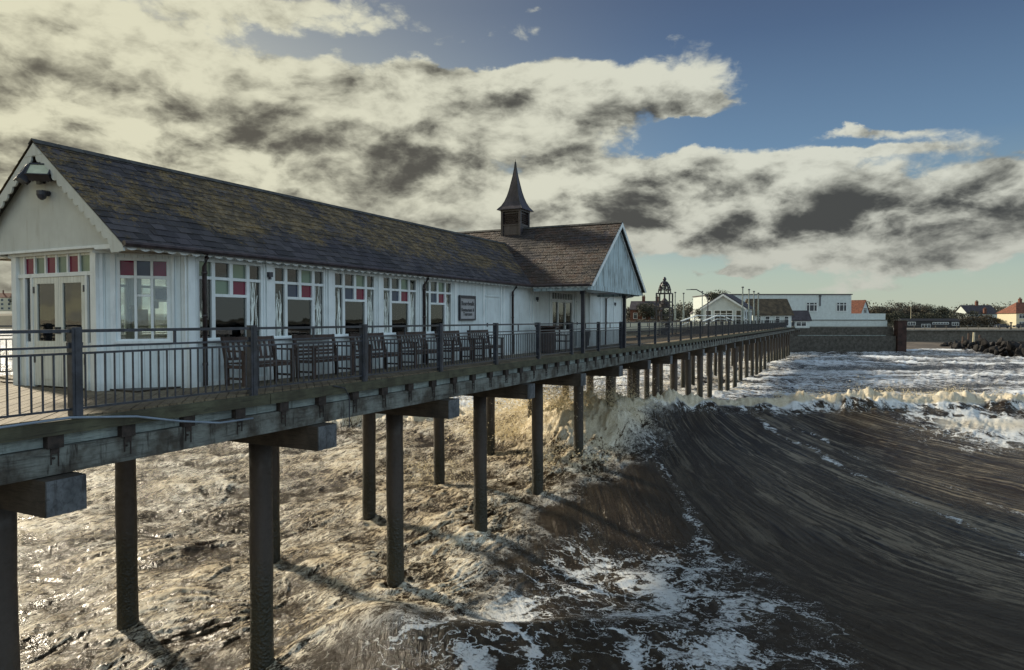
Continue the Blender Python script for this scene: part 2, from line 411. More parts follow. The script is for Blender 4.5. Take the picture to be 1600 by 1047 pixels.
# ------------------------------------------------------------------ sea
def _h(ix, iy, seed):
    n = (ix.astype(np.int64) * 374761393 + iy.astype(np.int64) * 668265263 + seed * 1442695041) & 0xffffffff
    n = ((n ^ (n >> 13)) * 1274126177) & 0xffffffff
    return ((n ^ (n >> 16)) & 0xffffff) / float(0xffffff)
def vn(x, y, seed=0):
    ix = np.floor(x); iy = np.floor(y); fx = x - ix; fy = y - iy
    ux = fx * fx * fx * (fx * (fx * 6 - 15) + 10); uy = fy * fy * fy * (fy * (fy * 6 - 15) + 10)
    a = _h(ix, iy, seed); b = _h(ix + 1, iy, seed); c = _h(ix, iy + 1, seed); d = _h(ix + 1, iy + 1, seed)
    return (a + (b - a) * ux + (c - a) * uy + (a - b - c + d) * ux * uy) * 2 - 1
def fbm(x, y, o=4, seed=0, gain=.5):
    t = 0; a = 1.; s = 0
    for i in range(o):
        t = t + a * vn(x, y, seed + i * 17); s += a; a *= gain
        x, y = (x * 1.62 - y * 1.2) + 5.3, (x * 1.2 + y * 1.62) - 3.1
    return t / s
def ridge(x, y, o=4, seed=0, gain=.55):
    t = 0; a = 1.; s = 0
    for i in range(o):
        t = t + a * (1 - np.abs(vn(x, y, seed + i * 13)) * 2); s += a; a *= gain
        x, y = (x * 1.62 - y * 1.2) + 1.7, (x * 1.2 + y * 1.62) + 8.1
    return t / s
def sst(v, a, b):
    t = np.clip((v - a) / (b - a), 0, 1); return t * t * (3 - 2 * t)

def fan(X, Y):
    """flow lines combed down the back of the breaker, spreading from its left end"""
    dx, dy = X + 14.5, 50.0 - Y
    r_ = np.hypot(dx, dy); return (np.arctan2(dx, dy) - .20 * (r_ / 35.) ** 2) * 22.0, r_
def sea_fields(X, Y):
    s = -.46 * X + .89 * Y; c = .89 * X + .46 * Y
    near = np.hypot(X, Y)
    fade = 1 - sst(near, 60, 140) * .6
    # boundary between churned water under the pier and the clean back of the wave
    bx = X + 9.1 + .9 * vn(Y / 4.1, X * 0 + 3.3, 5) + .7 * vn(Y / 1.3, X * 0, 8) - 1.6 * np.exp(-((Y - 15) / 3.5) ** 2)
    under = sst(-bx, -.9, 1.6)
    sc = 41.0 + 1.0 * vn(c / 7, c * 0, 3) + .45 * vn(c / 2.2, c * 0, 4) - 4.5 * np.exp(-((X + 12) / 3.5) ** 2)
    d = s - sc
    back = np.exp(-(np.minimum(d, 0) / 9.0) ** 2) * .68 + np.exp(-(np.minimum(d, 0) / 3.6) ** 2) * .32
    front = np.exp(-(np.maximum(d, 0) / 2.2) ** 2)
    amp = 2.2 * (1 - .35 * sst(X, 0, 25)) * (1 - .5 * sst(-X, 11, 26))
    h = amp * np.where(d < 0, back, front)
    h -= .55 * np.exp(-((s - 21) / 6.) ** 2) * sst(X, -10, -6)
    # later waves breaking towards the beach
    foam = np.zeros_like(X)
    for (s0, a, wd, sd_) in ((60, .7, 4.5, 11), (79, .6, 4.5, 12), (101, .85, 5, 13), (121, .6, 5, 14), (142, .5, 5, 15), (156, .35, 4, 16)):
        q = s - (s0 + 3.0 * vn(c / 16, c * 0, sd_) + .9 * vn(c / 4, c * 0, sd_ + 40))
        A = a * (.45 + .55 * sst(vn(c / 22, c * 0, sd_ + 9), -.5, .6))
        h += A * np.where(q < 0, np.exp(-(q / wd) ** 2), np.exp(-(q / 1.3) ** 2))
        foam = np.maximum(foam, .95 * A / a * np.exp(-((q - .6) / 2.0) ** 2))
    # general swell + chop
    h += .16 * fbm(s / 5.2, c / 11., 3, 21) * fade
    wx_ = fbm(X / 2.6, Y / 2.6, 3, 31) * 1.1; wy_ = fbm(X / 2.6 + 9, Y / 2.6, 3, 37) * 1.1
    # churn under the pier is combed out along the pier, beyond the breaker it lies along the shore
    rot = X * .25 + Y * .97; rt2 = -X * .97 + Y * .25
    far_ = sst(d, -1, 4)
    la = rot * (1 - far_) + c * far_; lb = rt2 * (1 - far_) + s * far_
    r1 = ridge((la + wx_ * 1.5) / 3.4, (lb + wy_ * 1.2) / 1.25, 5, 41)
    r2 = ridge((la + wx_ * 1.8) / 1.25, (lb + wy_ * 1.8) / .42, 4, 51)
    r3 = ridge((la + wx_ * 2.) / .5, (lb + wy_ * 2.) / .16, 3, 57) * (1 - sst(near, 22, 40))
    bg_ = fbm(X / 4.2, Y / 4.2, 3, 61)
    lft = under * (1 - sst(s, 34, 44) * .5)
    h += lft * (.095 * r1 + .065 * r2 + .012 * r3 + .38 * bg_)
    # curling tongues close to the camera, bottom left
    q = (-.30 * X + .95 * Y) - (14.2 + 1.1 * vn((.95 * X + .3 * Y) / 3.5, X * 0, 71))
    hump = np.exp(-(q / 1.2) ** 2) * sst(X, -15, -8) * sst(-X, 2, 6); h += .12 * np.exp(-(q / 1.2) ** 2) * sst(X, -15, -8) * sst(-X, 2, 6)
    q2 = (-.55 * X + .83 * Y) - (15.8 + .8 * vn(X / 2.7, X * 0, 73))
    h += .28 * np.exp(-(q2 / .8) ** 2) * sst(X, -12, -8.5) * sst(-X, 1, 5)
    # smooth back of the wave: fine grooves that run down the slope
    smooth = (1 - under) * (1 - sst(d, -3, 0))
    fan_u, fan_v = fan(X, Y); k = fan_u + .25 * vn(fan_v / 6, fan_u / 4, 83)
    gr = fbm(k / .55, fan_v / 9., 3, 81) * .5 + fbm(k / 1.8, fan_v / 13., 2, 85)
    h += smooth * (.085 * gr + .014 * fbm(k / .16, fan_v / 3., 2, 87))
    lace = sst(X, -9.5, -7.5) * (1 - sst(X + .35 * (Y - 14), -2.5, 3.0)) * (1 - sst(Y, 19, 25))
    h += lace * (.07 * r1 + .14 * bg_)
    beyond = sst(d, .5, 3)
    h += beyond * (.26 * r1 + .07 * r2 + .14 * bg_)
    crest = np.exp(-(np.where(d < -.4, (d + .4) / 1.5, (d + .4) / 2.6)) ** 2)
    lum = fbm(X / .9, Y / .9, 4, 91); lum2 = ridge(X / .55, Y / .55, 4, 95)
    h += crest * (.75 * lum + .32 * lum2 + .42) * (.75 + .45 * vn(c / 3.1, c * 0, 97))
    sp = np.exp(-(((X + 12.5) / 3.2) ** 2 + ((Y - 33.0) / 4.0) ** 2))
    h += sp * (.45 + .35 * lum + .25 * lum2)
    # foam cover 0..1
    F = .03 + .0 * X
    ring = 0 * X
    for px_ in (-10.9, -15.3):
        for k_ in range(9):
            py_ = 5.46 + 4.59 * k_; e = np.hypot(X - px_, Y - py_); e2 = np.hypot(X - px_ - .5, Y - py_ + .25)
            ring = np.maximum(ring, np.exp(-((e - .34) / .16) ** 2)); ring = np.maximum(ring, .8 * np.exp(-(e2 / .7) ** 2))
            h += .05 * np.exp(-((e - .36) / .18) ** 2) * (1 + .8 * lum)
    F = np.maximum(F, ring * (.46 + .3 * lum))
    F = np.maximum(F, hump * (.34 + .16 * r1 + .14 * r2))
    F = np.maximum(F, .5 * np.exp(-(q2 / .45) ** 2) * sst(X, -12, -8.5) * sst(-X, 1, 4))
    F = np.maximum(F, under * (.255 + .20 * bg_ + .16 * r1 + .10 * r2))
    F = np.maximum(F, lace * (.46 + .25 * bg_))
    F = np.maximum(F, crest * 1.05)
    F = np.maximum(F, sp * 1.1)
    F = np.maximum(F, beyond * (.33 + .27 * fbm(c / 13, s / 4, 3, 99) + .16 * r1))
    F = np.maximum(F, foam)
    rp = sst(X + .15 * (s - 33), 2.0, 5.5) * np.exp(-((s - 37.3) / 3.2) ** 2)      # broken patch behind the crest on the right
    F = np.maximum(F, rp * .72); h += rp * (.12 * r1 + .07 * r2)
    # long foam lines trailing down the wave's back
    for (x0, y0, x1, y1, wd, am) in ((-9.2, 33.5, -3.4, 22, .12, .58), (-3.4, 22, .2, 15.0, .26, .62), (-6.6, 42, 1.0, 33, .12, .5), (1.0, 33, 6.5, 25.5, .12, .42), (-7.5, 30, -4.3, 23, .10, .45), (-2.6, 19.5, 1.8, 13.2, .16, .58), (-5.0, 41, 6.5, 31.5, .10, .4)):
        dx, dy = x1 - x0, y1 - y0; L = math.hypot(dx, dy); t = ((X - x0) * dx + (Y - y0) * dy) / L / L
        e = ((X - x0) * dy - (Y - y0) * dx) / L + .35 * vn(t * L / 1.5, t * 0, int(x0 * 10) + 200) + .12 * vn(t * L / .4, t * 0, 301)
        F = np.maximum(F, am * np.exp(-(e / (wd * (1 + 1.2 * t))) ** 2) * (t > -.02) * (t < 1.02) * (.6 + .4 * vn(t * L / .9, t * 0, 302)))
    # foam only streaks thin out where the water is smooth
    near_shore = sst(s, 150, 165)
    F = np.clip(np.maximum(F, near_shore * .6), 0, 1)
    h *= 1 - sst(s, 158, 170)
    return h, F, under, smooth

def build_sea():
    # fan of rings: dense where the photo looks, coarse elsewhere
    a0 = -26.42
    ang = np.concatenate([np.linspace(-180, -46, 90)[:-1], np.linspace(-46, 41, 1080), np.linspace(41, 180, 90)[1:-1]])
    inv = np.linspace(1 / 8.6, 1 / 205., 640)
    r = np.concatenate([[.5, 3, 5.5, 7.5], 1 / inv, [240, 300, 400, 600, 900, 1500, 2600, 4000]])
    A, Rr = np.meshgrid(np.radians(ang + a0), r)
    X = Rr * np.sin(A); Y = Rr * np.cos(A)
    h, F, U, S = sea_fields(X, Y)
    far = sst(Rr, 190, 260); h = h * (1 - far); F = np.where(Rr > 230, .45, F)
    nr, na = X.shape
    co_ = np.stack([X, Y, SEA + h], -1).reshape(-1, 3).astype(np.float32)
    idx = np.arange(nr * na).reshape(nr, na)
    nx = np.roll(idx, -1, axis=1)
    quads = np.stack([idx[:-1], idx[1:], nx[1:], nx[:-1]], -1).reshape(-1, 4)
    cap = len(co_)
    me = bpy.data.meshes.new('sea')
    me.vertices.add(len(co_)); me.vertices.foreach_set('co', co_.ravel())
    me.loops.add(quads.size); me.loops.foreach_set('vertex_index', quads.ravel().astype(np.int32))
    me.polygons.add(len(quads)); me.polygons.foreach_set('loop_start', np.arange(0, quads.size, 4, dtype=np.int32))
    me.polygons.foreach_set('use_smooth', np.ones(len(quads), bool))
    me.update(calc_edges=True); me.validate()
    B_ = sst(-.46 * X + .89 * Y - 41, -1, 4)
    FU, FV = fan(X, Y)
    for nm, arr in (('foam', F), ('under', U), ('smooth', S), ('beyond', B_), ('flow_u', FU), ('flow_v', FV)):
        at = me.attributes.new(nm, 'FLOAT', 'POINT'); at.data.foreach_set('value', arr.ravel().astype(np.float32))
    m, nt = new_mat('sea water'); g = G(nt); o = g.obj()
    f = g.attr('foam'); un = g.attr('under'); sm = g.attr('smooth')
    o2 = g.scale(o, (1, 1, .3))
    by = g.attr('beyond')
    def mapped(deg, sx, sy):
        r_ = g.n('ShaderNodeMapping'); g.put(r_.inputs[0], o2); r_.inputs[2].default_value = (0, 0, R(deg)); r_.inputs[3].default_value = (sx, sy, .5); return r_.outputs[0]
    pa = mapped(14, 3.4, 1.35); pb = mapped(-27, .5, 1.5)
    p = g.mix(by, pa, pb)
    wv = g.vm('SCALE', g.vm('SUBTRACT', g.noise(p, .8, 5, .6, out=1), (.5, .5, .5)), 2.4)
    p2 = g.vm('ADD', p, wv)
    wv2 = g.vm('SCALE', g.vm('SUBTRACT', g.noise(p2, 2.6, 4, .6, out=1), (.5, .5, .5)), .7)
    p3 = g.vm('ADD', p2, wv2)
    na_ = g.m('ABSOLUTE', g.m('SUBTRACT', g.noise(p3, 1.1, 4, .55), .5))
    nb_ = g.m('ABSOLUTE', g.m('SUBTRACT', g.noise(p3, 3.0, 3, .6), .5))
    fil = g.m('SUBTRACT', 1.0, g.m('ADD', g.m('MULTIPLY', na_, 4.0), g.m('MULTIPLY', nb_, 2.4)))
    nn = g.noise(p3, 5.0, 4, .6)
    val = g.m('ADD', g.m('MULTIPLY', fil, .55), g.m('MULTIPLY', nn, .6))
    th = g.m('SUBTRACT', 1.0, g.m('MULTIPLY', f, 1.02))
    tex = g.noise(p3, 9.0, 5, .65); tex2 = g.noise(p3, 24.0, 3, .6)
    dense = g.ss(g.m('ADD', val, g.m('MULTIPLY', g.m('SUBTRACT', tex, .5), .25)), th, g.m('ADD', th, .09))
    # lace: connected sheets and threads lying on dark water
    q0 = g.vm('ADD', o2, g.vm('SCALE', g.vm('SUBTRACT', g.noise(o2, .55, 5, .62, out=1), (.5, .5, .5)), 3.2))
    l1 = g.m('ABSOLUTE', g.m('SUBTRACT', g.noise(q0, .42, 5, .55), .5))
    l2 = g.m('ABSOLUTE', g.m('SUBTRACT', g.noise(q0, 1.5, 4, .55), .5))
    wid = g.m('MULTIPLY', g.m('MULTIPLY', f, g.ss(g.noise(o2, .35, 3), .38, .62, .2, 1.5)), .13)
    la = g.m('MAXIMUM', g.ss(l1, wid, g.m('MULTIPLY', wid, .45)), g.m('MULTIPLY', g.ss(l2, g.m('MULTIPLY', wid, .55), g.m('MULTIPLY', wid, .2)), .9))
    la = g.m('MULTIPLY', la, g.ss(g.m('ADD', g.noise(q0, 5.0, 5, .65), g.m('MULTIPLY', f, .35)), .46, .64))
    t1 = g.m('ABSOLUTE', g.m('SUBTRACT', g.noise(p2, .85, 5, .6), .5)); t2 = g.m('ABSOLUTE', g.m('SUBTRACT', g.noise(p3, 2.3, 4, .6), .5))
    veins = g.m('MAXIMUM', g.ss(t1, .040, .012), g.m('MULTIPLY', g.ss(t2, .034, .010), .85))
    veins = g.m('MULTIPLY', g.m('MULTIPLY', veins, un), g.ss(g.noise(o2, .8, 4, .6), .44, .60))
    inl = g.m('SUBTRACT', 1.0, g.m('MAXIMUM', un, g.m('MAXIMUM', by, g.ss(f, .6, .8))), clamp=True)
    msk = g.m('ADD', g.m('MULTIPLY', dense, g.m('SUBTRACT', 1.0, inl)), g.m('MULTIPLY', la, inl))
    msk = g.m('MULTIPLY', g.m('MAXIMUM', msk, veins), g.ss(f, .04, .16))
    # fine threads on clean water, drawn out along the wave's run
    fl = g.comb(g.attr('flow_u'), g.m('MULTIPLY', g.attr('flow_v'), .05), 0.0)
    fl = g.vm('ADD', fl, g.vm('SCALE', g.vm('SUBTRACT', g.noise(g.vm('SCALE', o, 1.0), .35, 4, .55, out=1), (.5, .5, .5)), .5))
    rp_ = g.noise(fl, 7.0, 8, .66)
    rq = g.noise(o, 5.0, 4, .6)
    big = g.noise(fl, .5, 3, .5)
    water = g.mix(g.noise(o2, .5, 4, .6), (.012, .008, .004), (.034, .020, .009))
    water = g.mix(g.m('MULTIPLY', un, g.ss(f, .3, .6)), water, (.095, .055, .023))
    water = g.mix(by, water, (.022, .018, .016))
    thr = g.m('MULTIPLY', g.ss(g.m('ADD', rp_, g.m('MULTIPLY', big, .35)), .62, .80), sm)
    thr = g.m('MULTIPLY', thr, g.ss(g.noise(fl, .9, 4, .55), .38, .62, .2, 1.0))
    silt_shade = g.mix(g.m('MULTIPLY', thr, g.ss(g.attr('flow_u'), 3.0, 15.0, .15, 1.0)), (.030, .022, .015), (.29, .245, .175))  # silt threads fade towards the pier, wave's shadow side put into the colour
    water = g.mix(g.m('MULTIPLY', sm, .9), water, silt_shade)
    fo = g.mix(g.ss(tex, .35, .65), (.42, .34, .21), (.76, .69, .54))
    fo = g.mix(by, fo, (.66, .70, .74))  # blue sky reflection painted into the foam beyond the crest
    fo = g.mix(g.m('MULTIPLY', g.m('MULTIPLY', g.ss(val, g.m('ADD', th, .22), th), .5), g.m('SUBTRACT', 1.0, inl)), fo, (.30, .19, .09))
    fo = g.mix(inl, fo, (.74, .76, .76))
    fo = g.mix(veins, fo, (.80, .75, .63))
    c = g.mix(msk, water, fo)
    rough = g.mix(msk, (.18, .18, .18), (.62, .62, .62))
    hh = g.m('ADD', g.m('MULTIPLY', msk, .35), g.m('ADD', g.m('MULTIPLY', tex, .22), g.m('MULTIPLY', tex2, .05)))
    hh = g.m('ADD', hh, g.m('MULTIPLY', fil, .45))
    b1 = g.bump(g.m('MULTIPLY', hh, g.m('SUBTRACT', 1.0, g.m('MULTIPLY', sm, g.m('SUBTRACT', .9, msk)))), .5, .10)
    b2 = g.bump(g.m('MULTIPLY', g.m('ADD', rp_, g.m('MULTIPLY', rq, .12)), g.m('ADD', .12, sm)), .8, .16, b1)
    bs = g.n('ShaderNodeBsdfPrincipled'); g.put(bs.inputs['Base Color'], c)
    sep = g.n('ShaderNodeSeparateColor'); g.put(sep.inputs[0], rough); g.put(bs.inputs['Roughness'], sep.outputs[0])
    bs.inputs['IOR'].default_value = 1.33; bs.inputs['Specular IOR Level'].default_value = .22; g.put(bs.inputs['Normal'], b2)
    g.out(bs.outputs[0]); me.materials.append(m)
    o_ = bpy.data.objects.new('sea', me); COL.objects.link(o_)
    o_['kind'] = 'structure'; o_['label'] = 'brown storm sea with cream foam and a breaking wave'
build_sea()

def sea_h(x, y):
    h, F, U, S = sea_fields(np.array([[float(x)]]), np.array([[float(y)]])); return SEA + float(h[0, 0])

# spray: thousands of droplets and foam clots thrown up from the crest
def spray(name, centers, label, seed):
    rnd = np.random.RandomState(seed); vs = []; fs = []
    for (cx, cy, rx, ry, hz, n, sz) in centers:
        z0 = sea_h(cx, cy)
        # clumpy: droplets gathered in random plumes
        k = max(4, n // 160); px = rnd.normal(0, .55, (k, 3)); 
        for i in range(n):
            j = rnd.randint(k); t = abs(rnd.normal(0, .45)) 
            P = np.array([cx + rx * (px[j, 0] + rnd.normal(0, .16 + .15 * t)), cy + ry * (px[j, 1] + rnd.normal(0, .16 + .15 * t)), z0 - .15 + hz * t * (.55 + .6 * abs(px[j, 2]))])
            s_ = sz * (.4 + rnd.rand() ** 3 * 1.6) * (1.1 - .5 * min(t, 1))
            q = rnd.normal(0, 1, (4, 3)); q /= np.linalg.norm(q, axis=1)[:, None]
            b = len(vs); vs.extend([tuple(P + q[m_] * s_) for m_ in range(4)])
            fs.extend([(b, b + 1, b + 2), (b, b + 2, b + 3), (b, b + 3, b + 1), (b + 1, b + 3, b + 2)])
    mb = MB(); mb.v = vs; mb.f = fs; mb.mi = [0] * len(fs)
    me = bpy.data.meshes.new(name); me.from_pydata(vs, [], fs)
    m, nt = new_mat('sea spray ' + name); g = G(nt)
    d = g.n('ShaderNodeBsdfDiffuse'); g.put(d.inputs[0], (.80, .74, .58)); t_ = g.n('ShaderNodeBsdfTranslucent'); g.put(t_.inputs[0], (.85, .76, .55))
    tp = g.n('ShaderNodeBsdfTransparent')
    a = g.n('ShaderNodeMixShader'); a.inputs[0].default_value = .5; nt.links.new(d.outputs[0], a.inputs[1]); nt.links.new(t_.outputs[0], a.inputs[2])
    b = g.n('ShaderNodeMixShader'); b.inputs[0].default_value = .35; nt.links.new(a.outputs[0], b.inputs[1]); nt.links.new(tp.outputs[0], b.inputs[2])
    g.out(b.outputs[0]); me.materials.append(m)
    o = bpy.data.objects.new(name, me); COL.objects.link(o); tag(o, label, 'spray', kind='stuff')
    return o
def crest_pt(cx):
    """point on the breaking crest for coordinate c along it"""
    c = np.array([[cx]]); s = 41.0 + 1.0 * vn(c / 7, c * 0, 3) + .45 * vn(c / 2.2, c * 0, 4)
    s = float(s[0, 0]); return (.89 * cx - .46 * s) / 1.0037, (.46 * cx + .89 * s) / 1.0037
spray('sea_spray', [(-12.6, 32.5, 2.4, 3.0, 2.6, 15300, .030), (-15.0, 31.0, 2.4, 2.6, 2.0, 10200, .030), (-11.2, 35.8, 1.4, 2.2, 2.2, 8500, .032), (-10.9, 33.2, .45, .45, 2.6, 2550, .028),
      (-16.5, 36, 3, 3, 2.3, 11900, .034), (-20.5, 37.5, 3.4, 2.5, 2.0, 10200, .034), (-12, 28, 1.5, 2, .9, 2720, .028), (-17, 26.5, 3.5, 3, .9, 3740, .028), (-12.3, 39.0, 1.6, 2.0, 1.6, 5100, .034)],
      'golden spray exploding among the pier piles where the wave hits', 3)
cc = []
rr = random.Random(5)
for i in range(72):
    c_ = 9 + i * .85 + rr.uniform(-.5, .5); x_, y_ = crest_pt(c_)
    if x_ > 40: break
    k = rr.random() ** 2
    cc.append((x_ - .3, y_ + .5, .8, .7, .5 + .8 * k, int(500 + 700 * k), .034))
spray('crest_spray', cc, 'line of foam clots and droplets along the breaking crest right of the pier', 4)

# ------------------------------------------------------------------ land
def land():
    mb = MB()
    def zz(v): 
        return [(v[0].x, v[0].y, v[1])]
    # inland sheet behind the sea wall, running to the horizon
    xs = [-1500, -420, -260, -60, 20, 80, 200, 600, 2500]
    zs = [200, 230, 300, 420, 700, 1500, 4000]
    def inland(xi, z):
        b = -1.55 + sst_s((z - 230) / 200) * 1.6
        return b
    pts = {}
    for i, xi in enumerate(xs):
        for j, z in enumerate(zs):
            zo = z if xi > -70 else z + (330 if xi < -250 else 120)
            P = W(xi, zo); hz = inland(xi, z) + (7.5 if xi < -250 and z > 200 else 0)
            pts[i, j] = len(mb.v); mb.v.append((P.x, P.y, hz))
    for i in range(len(xs) - 1):
        for j in range(len(zs) - 1):
            mb.f.append((pts[i, j], pts[i + 1, j], pts[i + 1, j + 1], pts[i, j + 1])); mb.mi.append(0)
    struct(mb.build('terrain', M['land']))
    mb = MB()
    # beach: from under the water up to the foot of the wall
    rows = [(140, -8.0), (158, -6.3), (172, -5.55), (194, -4.7), (202, -4.4)]
    xs = np.linspace(-120, 900, 120)
    for i, xi in enumerate(xs):
        for (z, h) in rows:
            P = W(xi, z); mb.v.append((P.x, P.y, h + .12 * math.sin(xi * .13 + z) + .1 * math.sin(xi * .41)))
    n = len(rows)
    for i in range(len(xs) - 1):
        for j in range(n - 1): a = i * n + j; mb.f.append((a, a + n, a + n + 1, a + 1)); mb.mi.append(0)
    struct(mb.build('beach', M['sandcol'], smooth=True))
    mb = MB()
    rows = [(430, -7.0), (520, -5.5), (528, 4.0), (560, 6.0)]
    xs = np.linspace(-1500, -190, 60)
    for i, xi in enumerate(xs):
        for (z, h) in rows:
            P = W(xi, z); mb.v.append((P.x, P.y, h + .8 * math.sin(xi * .05 + z)))
    n = len(rows)
    for i in range(len(xs) - 1):
        for j in range(n - 1): a = i * n + j; mb.f.append((a, a + n, a + n + 1, a + 1)); mb.mi.append(0)
    struct(mb.build('cliff', M['land'], smooth=True))
def sst_s(t): t = min(1, max(0, t)); return t * t * (3 - 2 * t)
land()
def cbox(mb, x0, x1, z0, z1, h0, h1): mb.frame((0, 0, 0), CU, CV, UP, x0, x1, z0, z1, h0, h1)

mb = MB(); cbox(mb, 84.3, 900, 191.0, 206, -6.0, -1.95); 
w = mb.build('sea_wall', M['concrete']); tag(w, 'long low stained concrete sea wall behind the beach', 'wall')
mb = MB(); cbox(mb, 84.3, 900, 190.6, 206.2, -1.946, -1.55); o = mb.build('wall_coping', M['prom'], w)
mb = MB(); cbox(mb, 84.3, 900, 206.3, 240, -2.4, -1.54); struct(mb.build('promenade', M['prom']))
# promenade railing: posts and two rails
t = thing('promenade_railing', 'thin pale railing along the promenade above the sea wall', 'railing', W(100, 192) + UP * -1.55)
mb = MB()
for hz in (-1.0, -.55):
    cbox(mb, 86, 288, 191.9, 191.98, hz, hz + .06)
mb.build('rail', M['concrete'], t, t)
for i in range(60):
    mb = MB(); cbox(mb, 86 + i * 3.0, 86.12 + i * 3.0, 191.85, 191.97, -1.6, -.4); mb.build('post', M['concrete'], t, t)

# ------------------------------------------------------------------ pier
XE, XW = -9.1, -17.1                    # seaward and landward deck edges
Y0, Y1 = -3.0, 146.0
pier = thing('pier', 'long timber pier deck on round dark piles running to the shore', 'pier', (-13.1, 0, 0))
def build_pier():
    mb = MB()     # diagonal deck boards: a real sheet with grooves, plus each board as geometry near the viewer
    mb.box(XW + .02, XE - .02, Y0, Y1, -.12, -.035)
    mb.build('deck_base', M['xbeam'], pier, pier)
    mb = MB(); bw = .145; dirb = Vector((-math.sin(R(45)), math.cos(R(45)), 0)); nb = Vector((math.cos(R(45)), math.sin(R(45)), 0))
    def clip(k0, k1, ya, yb):
        """polygon of strip k0<n.p<k1 clipped to the deck rectangle"""
        poly = [Vector((XW, ya, 0)), Vector((XE, ya, 0)), Vector((XE, yb, 0)), Vector((XW, yb, 0))]
        for (sgn, kk) in ((1, k0), (-1, k1)):
            out = []
            for i in range(len(poly)):
                a, b = poly[i], poly[(i + 1) % len(poly)]
                da, db = sgn * (a.dot(nb) - kk), sgn * (b.dot(nb) - kk)
                if da >= 0: out.append(a)
                if da * db < 0: out.append(a + (b - a) * (da / (da - db)))
            poly = out
            if not poly: break
        return poly
    ya, yb = Y0, Y1
    kmin = min(Vector(p).dot(nb) for p in ((XW, ya, 0), (XE, ya, 0), (XW, yb, 0), (XE, yb, 0)))
    kmax = max(Vector(p).dot(nb) for p in ((XW, ya, 0), (XE, ya, 0), (XW, yb, 0), (XE, yb, 0)))
    k = kmin; rn = []
    while k < kmax:
        P = clip(k, k + bw - .012, ya, yb)
        if len(P) >= 3:
            mb.prism([p + UP * (-.034) for p in P], UP * (.034 + random.uniform(-.003, .002)))
        k += bw
    mb.build('deck_boards', M['deck'], pier, pier)
    for (xa, xb) in ((XE - .0, XE + .09), (XW - .09, XW)):
        mb = MB(); yy = Y0
        while yy < Y1:
            mb.box(xa, xb, yy + .004, yy + 5.85, -.21, -.03 + random.uniform(0, .012)); yy += 5.86
        mb.build('edge_board', M['fascia'], pier, pier)
        s = 1 if xa > -13 else -1
        mb = MB(); xi = xa if s > 0 else xb
        mb.box(min(xi - s * .07, xi - s * .03), max(xi - s * .07, xi - s * .03), Y0, Y1, -.36, -.213); mb.build('recessed_board', M['strip'], pier, pier)
        mb = MB(); yy = Y0 + 1.1
        mb.box(min(xi - s * .03, xi + s * .03), max(xi - s * .03, xi + s * .03), Y0, yy, -.70, -.37)
        L = [4.6]
        while yy < Y1:
            d = random.uniform(-.012, .012); l = min(9.1, Y1 - yy)
            mb.box(min(xi - s * .16, xi + s * .035) + d, max(xi - s * .16, xi + s * .035) + d, yy + .006, yy + l, -.72, -.37); yy += l
        mb.build('longitudinal_beam', M['beam'], pier, pier)
    # inner longitudinal beams
    for xx in (-11.2, -13.1, -15.0):
        mb = MB(); mb.box(xx - .12, xx + .12, Y0, Y1, -.72, -.125); mb.build('inner_beam', M['xbeam'], pier, pier)
    # bracket blocks under the edge board, .977 m apart
    yy = 1.25; n = 0; rest = MB()
    proto = None
    while yy < Y1:
        mb = MB() if n < 99 else rest
        mb.box(XE - .03, XE + .07, yy - .10, yy + .10, -.375, -.214)
        mb.box(XE + .036, XE + .055, yy - .05, yy + .05, -.45, -.376)
        mb.tube([(XE + .04, yy - .02, -.5), (XE + .065, yy - .02, -.5)], .016, 6)
        for q in (-.05, .04): mb.bar((XE + .05, yy + q, -.40), (XE + .05, yy + q, -.66 + random.uniform(0, .08)), .012)
        if n < 99: mb.build('bracket', M['hanger'], pier, pier)
        n += 1; yy += .977
    o = rest.build('bracket_run', M['hanger'], pier, pier); o['kind'] = 'stuff'
    # bents
    ypile = [5.68 + 4.59 * i for i in range(31)]
    rows = (-10.9, -15.3)
    base = {}
    for j, xx in enumerate(rows):
        for i, yy in enumerate([ypile[0] - 4.8, ypile[0] - .22] + ypile[1:]):
            jx = random.uniform(-.06, .06); jy = random.uniform(-.08, .08); rr_ = random.uniform(.215, .235)
            mb = MB(); nseg = 10
            lean = random.uniform(-.05, .05)
            path = [(xx + jx + lean * (k / nseg), yy + jy, -1.2 - 6.6 * k / nseg) for k in range(nseg + 1)]
            mb.tube(path, [rr_ * (1 + .03 * math.sin(k * 1.7 + i) + (.06 if k > 7 else 0)) for k in range(nseg + 1)], 14)
            mb.build('pile', M['pile'], pier, pier, smooth=True)
    for i, yy in enumerate([ypile[0] - 4.8, ypile[0] - .2] + ypile[1:]):
        mb = MB(); mb.box(-17.4, -8.86, yy - .56, yy - .06, -1.19, -.735)
        o = mb.build('crossbeam', M['xbeam'], pier, pier)
        mb = MB(); mb.box(-8.858, -8.83, yy - .553, yy - .067, -1.183, -.742); mb.build('beam_end', M['xend'], o, pier)
build_pier()

mb = MB(); pth = []
for (yy, zz_, xx) in ((-.6, -.02, -8.95), (2.2, .01, -8.96), (4.2, -.02, -8.97), (5.3, .0, -8.97), (6.2, -.10, -8.96), (6.9, -.26, -8.94), (7.6, -.38, -8.95), (8.3, -.40, -8.98)):
    pth.append((xx, yy, zz_))
mb.tube(pth, .016, 8); o = mb.build('hose', M['hose'], smooth=True); tag(o, 'pale blue grey hose looped along the pier edge board', 'hose')
mb = MB(); mb.tube([(-9.0, 10.3, -.03), (-8.96, 10.6, -.1), (-8.97, 10.75, -.3), (-8.98, 10.75, -.9)], .012, 6)
o = mb.build('cable', M['dark_metal']); tag(o, 'thin black cable hanging over the pier edge', 'cable')

